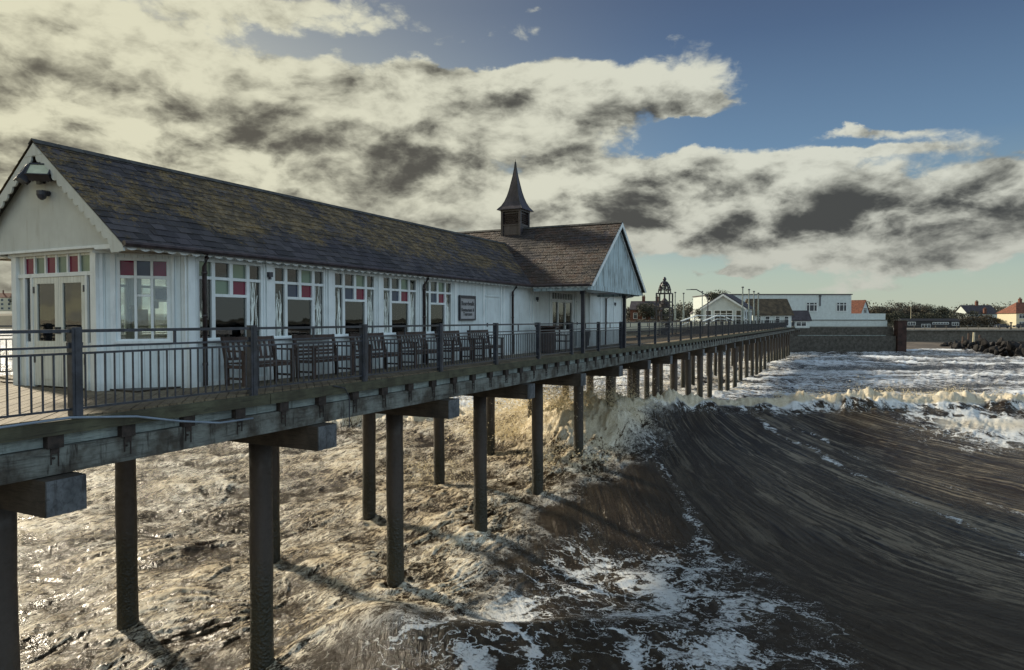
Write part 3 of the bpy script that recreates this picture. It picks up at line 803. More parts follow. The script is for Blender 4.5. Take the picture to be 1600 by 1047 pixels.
# railings
def railing(name, label, X, ys, post_w, mirror=1, yend=None, ts=None):
    t = thing(name, label, 'railing', (X, ys[0], 0))
    for i, y in enumerate(ys):
        mb = MB(); mb.box(X - .055, X + .055, y - .068, y + .068, -.12, 1.16); mb.box(X + .056, X + .064, y - .03, y + .03, -.10, 1.13)
        p = mb.build('post', M['rail'], t, t)
        if i + 1 < len(ys):
            y2 = ys[i + 1]; mb = MB()
            a, b = y + .07, y2 - .07
            mb.box(X - .035, X + .035, a, b, 1.088, 1.13)
            mb.build('handrail', M['rail'], t, t)
            mb = MB()
            for zz_ in (.885, .80, .075): mb.box(X - .016, X + .016, a, b, zz_, zz_ + .03)
            n = 22
            for k in range(1, n):
                yy = y + (y2 - y) * k / n; q = .0095
                mb.box(X - q, X + q, yy - q, yy + q, .106, .799)
                
            ym = (y + y2) / 2; mb.box(X - .012, X + .012, ym - .02, ym + .02, .916, 1.087)
            for k in (0, 1): mb.box(X - .02, X + .02, [a, b - .03][k], [a + .03, b][k], .916, .96)
            mb.build('bar_panel', M['rail'], t, t)
    return t
ysr = [5.45 + 2.955 * (i - 3) for i in range(48)]
railing('railing', 'blue grey metal railing with square posts along the near pier edge', XE + .0, ysr, .1)
railing('railing', 'blue grey metal railing along the far left edge of the pier', XW + .1, ysr, .1)

# ------------------------------------------------------------------ roof of slates
def slates(mb, O, u, v, n, L, H, keep=None, w=.26, e=.2, seed=1):
    """O = lower corner at eave, u along the eave, v up the slope, n outward"""
    rnd = random.Random(seed); O, u, v, n = map(Vector, (O, u, v, n))
    rn = mb.att.setdefault('rnd', ('POINT', []))[1]; up_ = mb.att.setdefault('up', ('POINT', []))[1]
    rows = int(H / e) + 1
    for r in range(rows):
        a = r * e; b = min(a + e * 1.25, H); off = (r % 2) * w / 2
        k = -1
        while True:
            s0 = k * w + off; s1 = s0 + w - .006; k += 1
            if s0 > L: break
            s0 = max(s0, 0); s1 = min(s1, L)
            if s1 - s0 < .02: continue
            if keep and not keep(O + u * ((s0 + s1) / 2) + v * a): continue
            t0 = .015 + rnd.uniform(-.004, .007); aa = a + rnd.uniform(-.012, .012); tilt = rnd.uniform(-.004, .004)
            P = lambda s, q, d: O + u * s + v * q + n * d
            mb.add([P(s0, aa, t0 - .012), P(s1, aa, t0 - .012 + tilt), P(s0, aa, t0), P(s1, aa, t0 + tilt), P(s0, b, .004), P(s1, b, .004)],
                   [(2, 3, 5, 4), (0, 1, 3, 2), (0, 2, 4), (1, 5, 3)])
            q = rnd.random(); rn.extend([q] * 6); up_.extend([a / H] * 6)

def scallop(mb, A, B, drop, period, thick, n_dir, up=Vector((0, 0, 1)), base=.08, sharp=True):
    """board hanging below line A-B with a scalloped lower edge"""
    A, B = Vector(A), Vector(B); L = (B - A).length; d = (B - A) / L; cnt = max(1, round(L / period)); p = L / cnt
    top = []; bot = []
    for i in range(cnt):
        for f in ((0, .25, .5, .75) if i < cnt - 1 else (0, .25, .5, .75, 1)):
            s = (i + f) * p; dd = math.sin(math.pi * f) ** .7 if f not in (0, 1) else 0
            top.append(A + d * s); bot.append(A + d * s - up * (base + drop * dd))
    mb.strip(top, bot, Vector(n_dir) * thick)

# ------------------------------------------------------------------ windows
def window(parent, root, O, u, n, Wd, z0, z1, cols, rows, colours, reeds=(), name='window', frame=.05):
    """cols/rows: lists of cell rectangles (fractions) -> each pane; muntins drawn around cells"""
    O, u, n = Vector(O), Vector(u), Vector(n); H = z1 - z0
    mb = MB()
    fr = frame
    mb.frame(O, u, n, UP, 0, Wd, -.06, .03, z0, z0 + fr); mb.frame(O, u, n, UP, 0, Wd, -.06, .03, z1 - fr, z1)
    mb.frame(O, u, n, UP, 0, fr, -.059, .029, z0 + fr, z1 - fr); mb.frame(O, u, n, UP, Wd - fr, Wd, -.059, .029, z0 + fr, z1 - fr)
    mb.frame(O, u, n, UP, -.03, Wd + .03, .031, .075, z0 - .03, z0 + .015)
    bars = cols
    for (a, b, c, d) in bars:      # muntin rectangles as fractions u0,u1,v0,v1
        mb.frame(O, u, n, UP, a * Wd, b * Wd, -.045 - .001 * (c == 0), .018 + .002 * (b - a < .1), z0 + c * H, z0 + d * H)
    wo = mb.build(name, M['trim'], parent, root)
    groups = {}
    for (a, b, c, d, k) in rows:
        groups.setdefault(k, []).append((a, b, c, d))
    for k, cells in groups.items():
        for (a, b, c, d) in cells:
            mb = MB(); mb.frame(O, u, n, UP, a * Wd, b * Wd, -.028, -.022, z0 + c * H, z0 + d * H)
            mb.build({'glass': 'pane'}.get(k, 'coloured_pane'), M[k], wo, root)
    if reeds:
        mb = MB()
        rnd = random.Random(int(O.y * 100))
        for (a, b, c, d) in reeds:
            for q in range(9):
                uu = a + (b - a) * rnd.uniform(.2, .8); pts = []; ph = rnd.uniform(0, 6); am = rnd.uniform(.01, .028); top = rnd.uniform(.55, 1.)
                for k in range(12):
                    s = k / 11; pts.append(O + u * (uu * Wd + am * math.sin(ph + s * rnd.uniform(7, 9)) + am * .6 * (q % 3 - 1) * s) + n * -.018 + UP * (z0 + (c + (d - c) * s * top) * H))
                mb.tube(pts, .008, 4)
        mb.build('etched_reeds', M['etch'], wo, root)
    return wo

b = .026
def grid_big():
    """four columns; two middle cells merge into one wide pane below"""
    x1, x2, x3 = .235, .50, .765; r1, r2 = .77, .56
    bars = [(x1 - b, x1 + b, 0, 1), (x3 - b, x3 + b, 0, 1), (x2 - b, x2 + b, r2, 1), (0, 1, r1 - .018, r1 + .018), (x1, x3, r2 - .018, r2 + .018)]
    return bars, (x1, x2, x3, r1, r2)

# ------------------------------------------------------------------ main pavilion
WX, WXL = -10.9, -15.3            # long walls
YA, YB = 7.5, 35.1                # end walls
ZT = 2.52                         # wall plate
RX = -13.1; RZ = 4.44; EX = 2.45  # ridge, eave half width
pav = thing('pier_pavilion', 'long white boarded pavilion with mossy slate roof and little spire', 'pavilion', (RX, YA, 0))
def part(mb, name, mat, parent=None, **k): 
    o = mb.build(name, mat, parent or pav, pav, **k); return o
def build_pavilion():
    wins = [(8.78 + 1.87 * i, 8.78 + 1.87 * i + 1.58) for i in range(5)]
    z0, z1 = .86, 2.40
    door = (25.6, 27.9)
    # side walls with openings
    for X, out in ((WX, 1), (WXL, -1)):
        mb = MB(); segs = wins + [door]
        cur = 8.65; xa, xb = (X - .12, X) if out > 0 else (X, X + .12)
        for (a, b_) in segs:
            zb = z0 if (a, b_) != door else .02
            mb.box(xa, xb, cur, a, 0, ZT); mb.box(xa, xb, a, b_, z1, ZT); mb.box(xa, xb, a, b_, 0, zb); cur = b_
        mb.box(xa, xb, cur, YB, 0, ZT)
        part(mb, 'wall', M['wall_y'])
    # pilasters and frames standing proud of the seaward wall
    mb = MB()
    for i in range(6):
        yc = 8.78 + 1.87 * i - .145
        mb.box(WX + .001, WX + .045, yc - .075, yc + .075, 0, 2.46)
        for q in (-.115, .115): mb.box(WX + .001, WX + .022, yc + q - .018, yc + q + .018, .84, 2.44)
    for yc in (19.8, 21.05, 21.25, 23.5, 23.72, 25.35, 28.15, 29.0, 30.0, 31.55, 32.3, 33.6, 35.0):
        mb.box(WX + .001, WX + .035, yc - .05, yc + .05, 0, 2.46)
    mb.box(WX + .001, WX + .05, 8.7, YB, 2.462, ZT)
    mb.box(WX + .001, WX + .03, 8.7, YB, .0, .09)
    part(mb, 'pilasters', M['trim'])
    # blind doors with top light
    for (a, b_) in ((19.95, 20.95), (23.8, 25.2), (28.3, 28.9), (32.4, 33.5)):
        mb = MB(); mb.box(WX + .001, WX + .018, a, b_, .05, 1.93); mb.box(WX + .001, WX + .03, a, b_, 2.02, 2.06)
        mb.box(WX + .001, WX + .012, a + .08, b_ - .08, 2.1, 2.38)
        d = part(mb, 'boarded_door', M['wall_y'])
        mb = MB(); mb.box(WX + .019, WX + .05, a + .05, a + .1, 1.02, 1.14); part(mb, 'door_handle', M['dark_metal'], d)
    # chamfered corners
    for sgn in (1, -1):
        cx = lambda v: v if sgn > 0 else 2 * RX - v
        P0 = Vector((cx(-11.85), YA, 0)); P1 = Vector((cx(WX), 8.65, 0)); d = (P1 - P0).normalized(); L = (P1 - P0).length
        n = Vector((d.y, -d.x, 0)) * sgn
        if sgn < 0: n = Vector((-d.y, d.x, 0))
        mb = MB(); a, b_ = .30, 1.14; cz0, cz1 = .86, 2.36
        mb.frame(P0, d, n, UP, 0, a, -.1, 0, 0, ZT); mb.frame(P0, d, n, UP, b_, L, -.1, 0, 0, ZT)
        mb.frame(P0, d, n, UP, a, b_, -.1, 0, 0, cz0); mb.frame(P0, d, n, UP, a, b_, -.1, 0, cz1, ZT)
        part(mb, 'corner_wall', M['wall_c'])
        mb = MB()
        for (q0, q1) in ((0.0, .09), (.2, .28), (b_ + .03, b_ + .07), (L - .16, L)):
            mb.frame(P0, d, n, UP, q0, q1, .001, .028, 0, 2.42)
        mb.frame(P0, d, n, UP, -.05, L + .05, .001, .10, 2.421, ZT + .02)
        part(mb, 'corner_trim', M['trim'])
        x1, x2 = .345, .655; bars = [(x1 - b, x1 + b, 0, 1), (x2 - b, x2 + b, 0, 1), (0, 1, .755, .79), (x1, x2, .54, .565)]
        cells = [(.02, x1, .77, .99, 'glass_r'), (x1, x2, .77, .99, 'glass_b'), (x2, .98, .77, .99, 'glass_r'),
                 (.02, x1, .01, .76, 'glass'), (x1, x2, .01, .55, 'glass'), (x1, x2, .555, .76, 'glass'), (x2, .98, .01, .76, 'glass')]
        window(pav, pav, P0 + d * a + n * -.03, d, n, b_ - a, cz0, cz1, bars, cells, None)
    # big windows both sides
    bars, (x1, x2, x3, r1, r2) = grid_big()
    pats = [('glass_g', 'glass_r'), ('glass_b', 'glass_r'), ('glass_b', 'glass_r'), ('glass_b', 'glass_r'), ('glass_b', 'glass_r')]
    for X, n in ((WX, Vector((1, 0, 0))), (WXL, Vector((-1, 0, 0)))):
        for i, (a, b_) in enumerate(wins):
            k1, k2 = pats[i]
            cells = [(.02, x1, r1, .99, 'glass_g' if i == 0 else 'glass'), (x1, x2, r1, .99, 'glass'), (x2, x3, r1, .99, 'glass_g'), (x3, .98, r1, .99, 'glass'),
                     (.02, x1, .01, r1, 'glass'), (x3, .98, .01, r1, 'glass'), (x1, x2, r2, r1, k1), (x2, x3, r2, r1, k2), (x1, x3, .01, r2, 'glass')]
            reeds = ((x3 + .02, .97, .0, .8),) if i == 0 else ((.03, x1 - .02, .0, .8), (x3 + .03, .97, .0, .8))
            window(pav, pav, Vector((X, a, 0)) - n * .03, Vector((0, 1, 0)), n, b_ - a, z0, z1, bars, cells, None, reeds if n.x > 0 else ())
        # glazed garden door under the wing
        a, b_ = door; Wd = b_ - a; O = Vector((X, a, 0)) - n * .03
        mb = MB(); u = Vector((0, 1, 0))
        for q in (0, .27, .62, .96): mb.frame(O, u, n, UP, q * Wd, q * Wd + .07, -.05, .03, .02, 2.05)
        mb.frame(O, u, n, UP, 0, Wd, -.052, .034, 2.05, 2.1); mb.frame(O, u, n, UP, 0, Wd, -.052, .034, 2.35, 2.4)
        mb.frame(O, u, n, UP, .07, Wd - .05, -.04, .01, .02, .84); mb.frame(O, u, n, UP, .07, Wd - .05, -.04, .012, 1.97, 2.049)
        for q in range(9): mb.frame(O, u, n, UP, q * (Wd - .04) / 8, q * (Wd - .04) / 8 + .04, -.05, .025, 2.101, 2.349)
        d = part(mb, 'glazed_door', M['trim'])
        mb = MB(); mb.frame(O, u, n, UP, .03, Wd - .03, -.02, -.015, .84, 1.97); mb.frame(O, u, n, UP, .03, Wd - .03, -.02, -.015, 2.1, 2.35); part(mb, 'door_glass', M['glass'], d)
        mb = MB(); mb.frame(O, u, n, UP, .62 * Wd + .01, .62 * Wd + .05, .031, .075, 1.0, 1.14); part(mb, 'door_handle', M['dark_metal'], d)
    # entrance wall with double doors
    xl, xr = -14.35, -11.85; F = Vector((xl, YA, 0)); u = Vector((1, 0, 0)); n = Vector((0, -1, 0)); Wd = xr - xl
    mb = MB()
    mb.frame(F, u, n, UP, 0, .3, -.12, 0, 0, ZT); mb.frame(F, u, n, UP, Wd - .12, Wd, -.12, 0, 0, ZT); mb.frame(F, u, n, UP, .3, Wd - .12, -.12, 0, 2.40, ZT)
    part(mb, 'end_wall', M['wall_x'])
    mb = MB()
    mb.frame(F, u, n, UP, -.02, .13, .001, .06, 0, 2.44); mb.frame(F, u, n, UP, Wd - .10, Wd + .05, .001, .06, 0, 2.44)
    mb.frame(F, u, n, UP, -.02, Wd + .05, .001, .075, 2.441, ZT + .01)
    mb.frame(F, u, n, UP, .13, Wd - .1, -.05, .03, 2.04, 2.11)
    for q in range(7): qx = .3 + (Wd - .47) * q / 6; mb.frame(F, u, n, UP, qx, qx + .045, -.05, .02, 2.111, 2.44)
    mb.frame(F, u, n, UP, .3, .36, -.05, .028, 0, 2.04); mb.frame(F, u, n, UP, .53, .60, -.05, .028, 0, 2.04)
    mb.frame(F, u, n, UP, Wd - .31, Wd - .25, -.05, .028, 0, 2.04); mb.frame(F, u, n, UP, Wd - .16, Wd - .101, -.05, .028, 0, 2.04)
    for (q0, q1) in ((.36, .53), (Wd - .25, Wd - .16)): mb.frame(F, u, n, UP, q0, q1, -.045, .0, 0, .84)
    ef = part(mb, 'entrance_frame', M['trim'])
    for k, (cs) in enumerate((['glass_r', 'glass_g', 'glass_r', 'glass_g', 'glass_r', 'glass_g'],)):
        for kk in ('glass_r', 'glass_g'):
            for q in range(6):
                if cs[q] == kk:
                    mb = MB(); qx = .3 + (Wd - .47) * q / 6 + .045; mb.frame(F, u, n, UP, qx, qx + (Wd - .47) / 6 - .045, -.02, -.014, 2.111, 2.42); part(mb, 'coloured_pane', M[kk], ef)
    for (q0, q1) in ((.36, .53), (Wd - .25, Wd - .16)):
        mb = MB(); mb.frame(F, u, n, UP, q0, q1, -.02, -.015, .84, 2.04); part(mb, 'sidelight', M['glass'], ef)
    dw = (Wd - .31 - .60) / 2
    for k in (0, 1):
        q0 = .605 + k * dw; q1 = q0 + dw - .012; mb = MB(); st = .115
        mb.frame(F, u, n, UP, q0, q0 + st, -.04, .015, .03, 2.035); mb.frame(F, u, n, UP, q1 - st, q1, -.04, .015, .03, 2.035)
        mb.frame(F, u, n, UP, q0 + st, q1 - st, -.04, .015, 1.92, 2.035); mb.frame(F, u, n, UP, q0 + st, q1 - st, -.04, .013, .03, .86)
        mb.frame(F, u, n, UP, q0 + st + .03, q1 - st - .03, .0131, .022, .15, .78)
        d = part(mb, 'entrance_door', M['wall_x'])
        mb = MB(); mb.frame(F, u, n, UP, q0 + st, q1 - st, -.015, -.009, .86, 1.92); part(mb, 'door_glass', M['glass'], d)
        mb = MB(); hx = q1 - .05 if k == 0 else q0 + .03
        mb.frame(F, u, n, UP, hx, hx + .02, .0151, .06, 1.0, 1.12); part(mb, 'door_handle', M['dark_metal'], d)
        for hz in (.45, 1.75):
            mb = MB(); mb.frame(F, u, n, UP, (q0 + .01 if k == 0 else q1 - .05), (q0 + .04 if k == 0 else q1 - .02), .0151, .03, hz, hz + .12); part(mb, 'hinge', M['dark_metal'], d)
    # back end wall, floor, ceiling, simple interior
    mb = MB(); mb.box(WXL, WX, YB - .1, YB - .001, 0.0, ZT); part(mb, 'rear_wall', M['wall_x'])
    mb = MB(); mb.prism([(WXL, YB - .1, ZT), (WX, YB - .1, ZT), (RX, YB - .1, RZ - .1)], (0, .09, 0)); part(mb, 'rear_gable', M['gable'])
    mb = MB(); mb.box(WXL + .12, WX - .12, YA + .13, YB - .1, .005, .03); part(mb, 'floor', M['int_dark'])
    mb = MB(); mb.box(WXL + .12, WX - .12, YA + .13, YB - .1, ZT - .09, ZT - .05); part(mb, 'ceiling', M['interior'])
    mb = MB()
    for yy in (18.2,): mb.box(WXL + .12, WX - .12, yy, yy + .1, .03, 2.43)
    mb.box(-13.6, -13.45, 10.5, 17.9, .031, 1.15)
    part(mb, 'partition', M['interior'])
    mb = MB(); rnd = random.Random(3)
    for i in range(9):
        yy = 9.3 + i * 1.0; mb.box(-12.0, -11.5, yy, yy + .5, .70, .74); mb.box(-11.8, -11.72, yy + .2, yy + .28, .031, .70)
        for q in (-12.4, -11.35):
            mb.box(q, q + .05, yy + .1, yy + .45, .031, .95)
    part(mb, 'table_and_chairs', M['int_dark'])
    mb = MB()
    for i in range(26):
        yy = rnd.uniform(8.9, 17.5); xx = rnd.choice((-11.7, -13.5, -13.5, -14.9)); zz_ = .742 if xx > -12 else (1.152 if xx > -14 else rnd.uniform(.9, 1.7)); s = rnd.uniform(.04, .13)
        mb.box(xx - .05, xx + .05, yy, yy + s, zz_, zz_ + rnd.uniform(.08, .28))
    for i in range(7): mb.box(-15.15, -15.12, 9.1 + i * 1.3, 9.5 + i * 1.3, 1.0, 1.5)
    part(mb, 'crockery', M['int_light'])
    # ---------------- roof
    pit = math.atan2(RZ - 2.51, EX); vv = lambda s: Vector((-s * math.cos(pit), 0, math.sin(pit))); nn = lambda s: Vector((s * math.sin(pit), 0, math.cos(pit)))
    H = EX / math.cos(pit); Ya, Yb = 7.18, 36.0
    mb = MB()
    for s in (1, -1):
        O = Vector((RX + s * EX, Ya, 2.51)); mb.frame(O + vv(s) * 0, Vector((0, 1, 0)), vv(s), nn(s), 0, Yb - Ya, 0, H - .01, -.07, -.004)
    roof = part(mb, 'roof', M['lead'])
    mb = MB()
    for s in (1, -1):
        O = Vector((RX + s * (EX + .04), Ya - .03, 2.51 - .03)); slates(mb, O, (0, 1, 0), vv(s), nn(s), Yb - Ya + .06, H + .04, seed=3 + s)
    part(mb, 'slates', M['slate'], roof)
    # wing roof
    WY = 26.7; WE = 3.6; WZ = 5.18; x0, x1_ = -17.8, -8.32
    pit2 = math.atan2(WZ - 2.51, WE); H2 = WE / math.cos(pit2)
    mb = MB()
    for s in (1, -1):
        v = Vector((0, -s * math.cos(pit2), math.sin(pit2))); n_ = Vector((0, s * math.sin(pit2), math.cos(pit2)))
        O = Vector((x0, WY + s * WE, 2.51)); mb.frame(O, Vector((1, 0, 0)), v, n_, 0, x1_ - x0, 0, H2 - .01, -.07, -.004)
    wr = part(mb, 'wing_roof', M['lead'])
    mb = MB()
    for s in (-1, 1):
        v = Vector((0, -s * math.cos(pit2), math.sin(pit2))); n_ = Vector((0, s * math.sin(pit2), math.cos(pit2)))
        slates(mb, Vector((x0 - .03, WY + s * (WE + .04), 2.48)), (1, 0, 0), v, n_, x1_ - x0 + .06, H2 + .04, seed=9 + s)
    part(mb, 'slates', M['slate2'], wr)
    # ridge tiles
    mb = MB(); yy = Ya - .04
    while yy < Yb:
        for s in (1, -1): mb.frame((RX, yy, RZ + .045), (0, 1, 0), -vv(s), nn(s), 0, .44, .0, .14, -.02, .0)
        yy += .455
    part(mb, 'ridge_tiles', M['lead'], roof)
    mb = MB(); xx = x0 - .04
    while xx < x1_:
        for s in (1, -1):
            v = Vector((0, s * math.cos(pit2), -math.sin(pit2))); n_ = Vector((0, s * math.sin(pit2), math.cos(pit2)))
            mb.frame((xx, WY, WZ + .045), (1, 0, 0), v, n_, 0, .44, 0, .14, -.02, 0)
        xx += .455
    part(mb, 'ridge_tiles', M['lead'], wr)
    # eaves: soffit, scalloped fascia, gutter
    mb = MB(); mb.box(WX + .002, RX + EX - .03, 8.3, 23.1, 2.44, 2.462); mb.box(RX - EX + .03, WXL - .002, 8.3, 23.1, 2.44, 2.462)
    mb.box(WX + .002, RX + EX - .03, 30.3, Yb, 2.44, 2.462)
    mb.box(-8.52, WX + .1, 23.15, 30.25, 2.465, 2.50); mb.box(-17.6, WXL - .1, 23.15, 30.25, 2.465, 2.50)
    part(mb, 'soffit', M['trim'])
    for (A, B_, dd) in (((RX + EX - .02, 7.2, 2.49), (RX + EX - .02, 23.08, 2.49), (1, 0, 0)), ((RX + EX - .02, 30.32, 2.49), (RX + EX - .02, 36, 2.49), (1, 0, 0)), ((RX + EX, 23.1, 2.49), (-8.42, 23.1, 2.49), (0, -1, 0))):
        mb = MB(); scallop(mb, A, B_, .055, .25, .018, dd, base=.035); part(mb, 'eaves_scallops', M['trim'])
    mb = MB(); mb.box(-8.6, -8.45, 23.1, 30.3, 2.33, 2.52); mb.box(-10.6, -8.6, 23.12, 23.2, 2.30, 2.42); mb.box(-10.6, -8.6, 30.2, 30.28, 2.30, 2.42); part(mb, 'wing_beam', M['gable_old'])
    mb = MB()
    for (A, B_) in (((RX + EX + .06, 7.15, 2.50), (RX + EX + .06, 23.15, 2.50)), ((RX + EX + .06, 30.3, 2.5), (RX + EX + .06, 36, 2.5)), ((RX + EX, 23.02, 2.50), (-8.35, 23.02, 2.50))):
        mb.tube([A, B_], .05, 8)
    part(mb, 'gutter', M['pipe'])
    # near gable
    mb = MB(); gy = YA - .15
    mb.prism([(RX - 2.33, gy, 2.535), (RX + 2.33, gy, 2.535), (RX, gy, RZ - .12)], (0, .08, 0)); part(mb, 'gable_panel', M['gable'])
    mb = MB(); mb.frame((RX, gy, 0), (1, 0, 0), (0, -1, 0), UP, -2.38, 2.38, .0, .03, 2.49, 2.534)
    for s in (1, -1): mb.box(min(RX + s * 1.5, RX + s * 2.4), max(RX + s * 1.5, RX + s * 2.4), 7.3, 8.55, 2.455, 2.488)
    part(mb, 'gable_sill', M['trim'])
    mb = MB()
    for s in (1, -1):
        A = Vector((RX + s * EX, 7.2, 2.48)); B_ = Vector((RX + s * .0, 7.2, RZ - .03))
        d = (B_ - A).normalized(); dn = Vector((s * d.z, 0, abs(d.x))) ; dn = Vector((s * math.sin(pit), 0, math.cos(pit)))
        L = (B_ - A).length
        scallop(mb, A, B_ , .055, .19, .03, (0, -1, 0), up=dn, base=.15)
        mb.prism([A, A + Vector((s * -.34, 0, -.0)), A + Vector((s * -.30, 0, -.12)), A + Vector((s * .02, 0, -.10))], (0, -.032, 0))
    mb.prism([(RX - .26, 7.2, RZ - .26), (RX + .26, 7.2, RZ - .26), (RX, 7.2, RZ - .035)], (0, -.036, 0))
    part(mb, 'bargeboard', M['gable'])
    # seaward wing gable
    for sx, px in ((1, -8.47), (-1, -17.66)):
        mb = MB(); mb.prism([(px, 23.2, 2.52), (px, 30.2, 2.52), (px, WY, WZ - .1)], (-.05 * sx, 0, 0)); part(mb, 'wing_gable', M['gable_old'])
        mb = MB(); q = px + .16 * sx
        for s in (1, -1):
            A = Vector((q, WY + s * (WE + .0), 2.47)); B_ = Vector((q, WY, WZ - .02)); dn = Vector((0, s * math.sin(pit2), math.cos(pit2)))
            mb.prism([A, B_, B_ - UP * .17, A - UP * .0 + Vector((0, -s * .17, -.02))], (.03 * sx, 0, 0))
            mb.prism([Vector((px + .01 * sx, A.y - s * .3, 2.53)), Vector((px + .01 * sx, WY, WZ - .13)), Vector((px + .01 * sx, WY, WZ - .23)), Vector((px + .01 * sx, A.y - s * .42, 2.53))], (.03 * sx, 0, 0))
        part(mb, 'bargeboard', M['trim'])
    # veranda posts
    for (yy) in (24.1, 29.3):
        mb = MB(); mb.box(-9.0 - .065, -9.0 + .065, yy - .065, yy + .065, 0, 2.32); mb.box(-9.09, -8.91, yy - .09, yy + .09, 2.20, 2.33)
        part(mb, 'veranda_post', M['dark_metal'])
    # downpipes
    for yy in (8.86, 16.18, 21.8):
        mb = MB(); mb.tube([(RX + EX + .06, yy - .1, 2.47), (RX + EX + .04, yy - .1, 2.40), (WX + .1, yy, 2.24), (WX + .1, yy, .02)], .042, 8)
        for zz_ in (.4, 1.3, 2.1): mb.tube([(WX + .1, yy, zz_), (WX + .1, yy, zz_ + .05)], .052, 8)
        part(mb, 'downpipe', M['pipe'], smooth=True)
    for yy in (32.1, 34.95):
        mb = MB(); mb.tube([(RX + EX + .06, yy + .5, 2.47), (WX + .12, yy, 2.28), (WX + .09, yy, .02)], .042, 8); part(mb, 'downpipe', M['pipe'])
    # cupola
    mb = MB(); hw = .42; cx, cy = -13.1, WY; zb, zt = 4.75, 5.88
    for sx in (-1, 1):
        for sy in (-1, 1): mb.box(cx + sx * hw - .05, cx + sx * hw + .05, cy + sy * hw - .05, cy + sy * hw + .05, zb, zt)
    mb.box(cx - hw, cx + hw, cy - hw, cy + hw, zb, 5.28)
    mb.box(cx - hw - .03, cx + hw + .03, cy - hw - .03, cy + hw + .03, 5.281, 5.34)
    mb.box(cx - hw - .06, cx + hw + .06, cy - hw - .06, cy + hw + .06, zt + .001, zt + .08)
    mb.box(cx - hw + .05, cx + hw - .05, cy - hw + .05, cy + hw - .05, 5.341, zt)
    cu = part(mb, 'cupola', M['copper'])
    mb = MB()
    for k in range(6):
        zz_ = 5.38 + k * .08
        mb.frame((cx, cy - hw + .03, zz_), (1, 0, 0), (0, -.8, -.6), (0, -.6, .8), -hw + .05, hw - .05, 0, .05, 0, .012)
        mb.frame((cx + hw - .03, cy, zz_), (0, 1, 0), (.8, 0, -.6), (.6, 0, .8), -hw + .05, hw - .05, 0, .05, 0, .012)
    part(mb, 'louvres', M['pipe'], cu)
    mb = MB(); prof = [(.60, zt + .08), (.57, zt + .13), (.46, zt + .26), (.36, zt + .45), (.28, zt + .68), (.215, zt + .92), (.15, zt + 1.25), (.085, zt + 1.6), (.035, zt + 1.95), (.012, zt + 2.2)]
    vs = []
    for (r_, zz_) in prof:
        for k in range(8):
            a_ = k * math.pi / 4; cx_, sy_ = math.cos(a_), math.sin(a_); m_ = max(abs(cx_), abs(sy_)); 
            vs.append((cx + r_ * cx_ / m_, cy + r_ * sy_ / m_, zz_))
    fs = [(i * 8 + k, i * 8 + (k + 1) % 8, (i + 1) * 8 + (k + 1) % 8, (i + 1) * 8 + k) for i in range(len(prof) - 1) for k in range(8)] + [tuple(range(8))]
    mb.add(vs, fs); part(mb, 'spire', M['copper'], cu)
    # lead seams on the spire
    mb = MB()
    for k in range(4):
        a_ = k * math.pi / 2 + math.pi / 4
        mb.tube([(cx + r_ * 1.414 * math.cos(a_) * 1.0, cy + r_ * 1.414 * math.sin(a_), zz_) for (r_, zz_) in prof], .014, 5)
    mb.tube([(cx, cy, zt + 2.15), (cx, cy, zt + 2.32)], [.02, .006], 6)
    part(mb, 'hip_rolls', M['lead'], cu)
build_pavilion()

# fittings hung on the pavilion
def flood(loc, rz, tilt, label):
    t = thing('floodlight', label, 'floodlight', loc, None)
    Mx = Matrix.Translation(loc) @ Matrix.Rotation(rz, 4, 'Z') @ Matrix.Rotation(tilt, 4, 'X')
    def bx(mb, *a):
        k = len(mb.v); mb.box(*a)
        mb.v[k:] = [tuple(Mx @ Vector(v)) for v in mb.v[k:]]
    mb = MB(); bx(mb, -.17, .17, -.06, .08, -.13, .13); bx(mb, -.19, .19, -.09, -.061, -.15, -.13); bx(mb, -.19, .19, -.09, -.061, .13, .15)
    bx(mb, -.19, -.17, -.09, -.061, -.13, .13); bx(mb, .17, .19, -.09, -.061, -.13, .13)
    for k in range(5): bx(mb, -.14 + .06 * k, -.125 + .06 * k, .081, .12, -.1, .1)
    mb.build('housing', M['dark_metal'], t, t)
    mb = MB(); bx(mb, -.168, .168, -.07, -.0605, -.128, .128); mb.build('lamp_glass', M['lens'], t, t)
    mb = MB(); mb.bar(Mx @ Vector((0, .1, 0)), (loc[0] + .03, 7.34, loc[2] - .05), .035); mb.bar((loc[0] - .08, 7.32, loc[2] - .05), (loc[0] + .12, 7.32, loc[2] - .05), .05, .12); mb.build('bracket', M['dark_metal'], t, t)
flood((-13.17, 7.07, 3.82), R(-20), R(-32), 'floodlight with pale tilted glass on the near gable, the left one of two')
flood((-12.80, 7.12, 3.84), R(38), R(-40), 'floodlight seen from its dark side on the near gable, the right one of two')
mb = MB(); mb.tube([(-12.95, 7.345, 3.52), (-12.95, 7.22, 3.52)], .05, 10); mb.tube([(-12.95, 7.22, 3.55), (-12.95, 7.22, 3.48), (-12.95, 7.22, 3.42), (-12.95, 7.22, 3.39)], [.085, .085, .06, .02], 12)
o = mb.build('security_camera', M['dark_metal']); tag(o, 'small dark dome camera under the gable floodlights', 'camera')
mb = MB(); mb.box(WX + .046, WX + .12, 10.43, 10.53, 2.14, 2.24); mb.tube([(WX + .08, 10.48, 2.14), (WX + .08, 10.48, 2.09)], .03, 8)
o = mb.build('wall_lamp', M['dark_metal']); tag(o, 'small dark square wall lamp between the first two big windows', 'lamp')
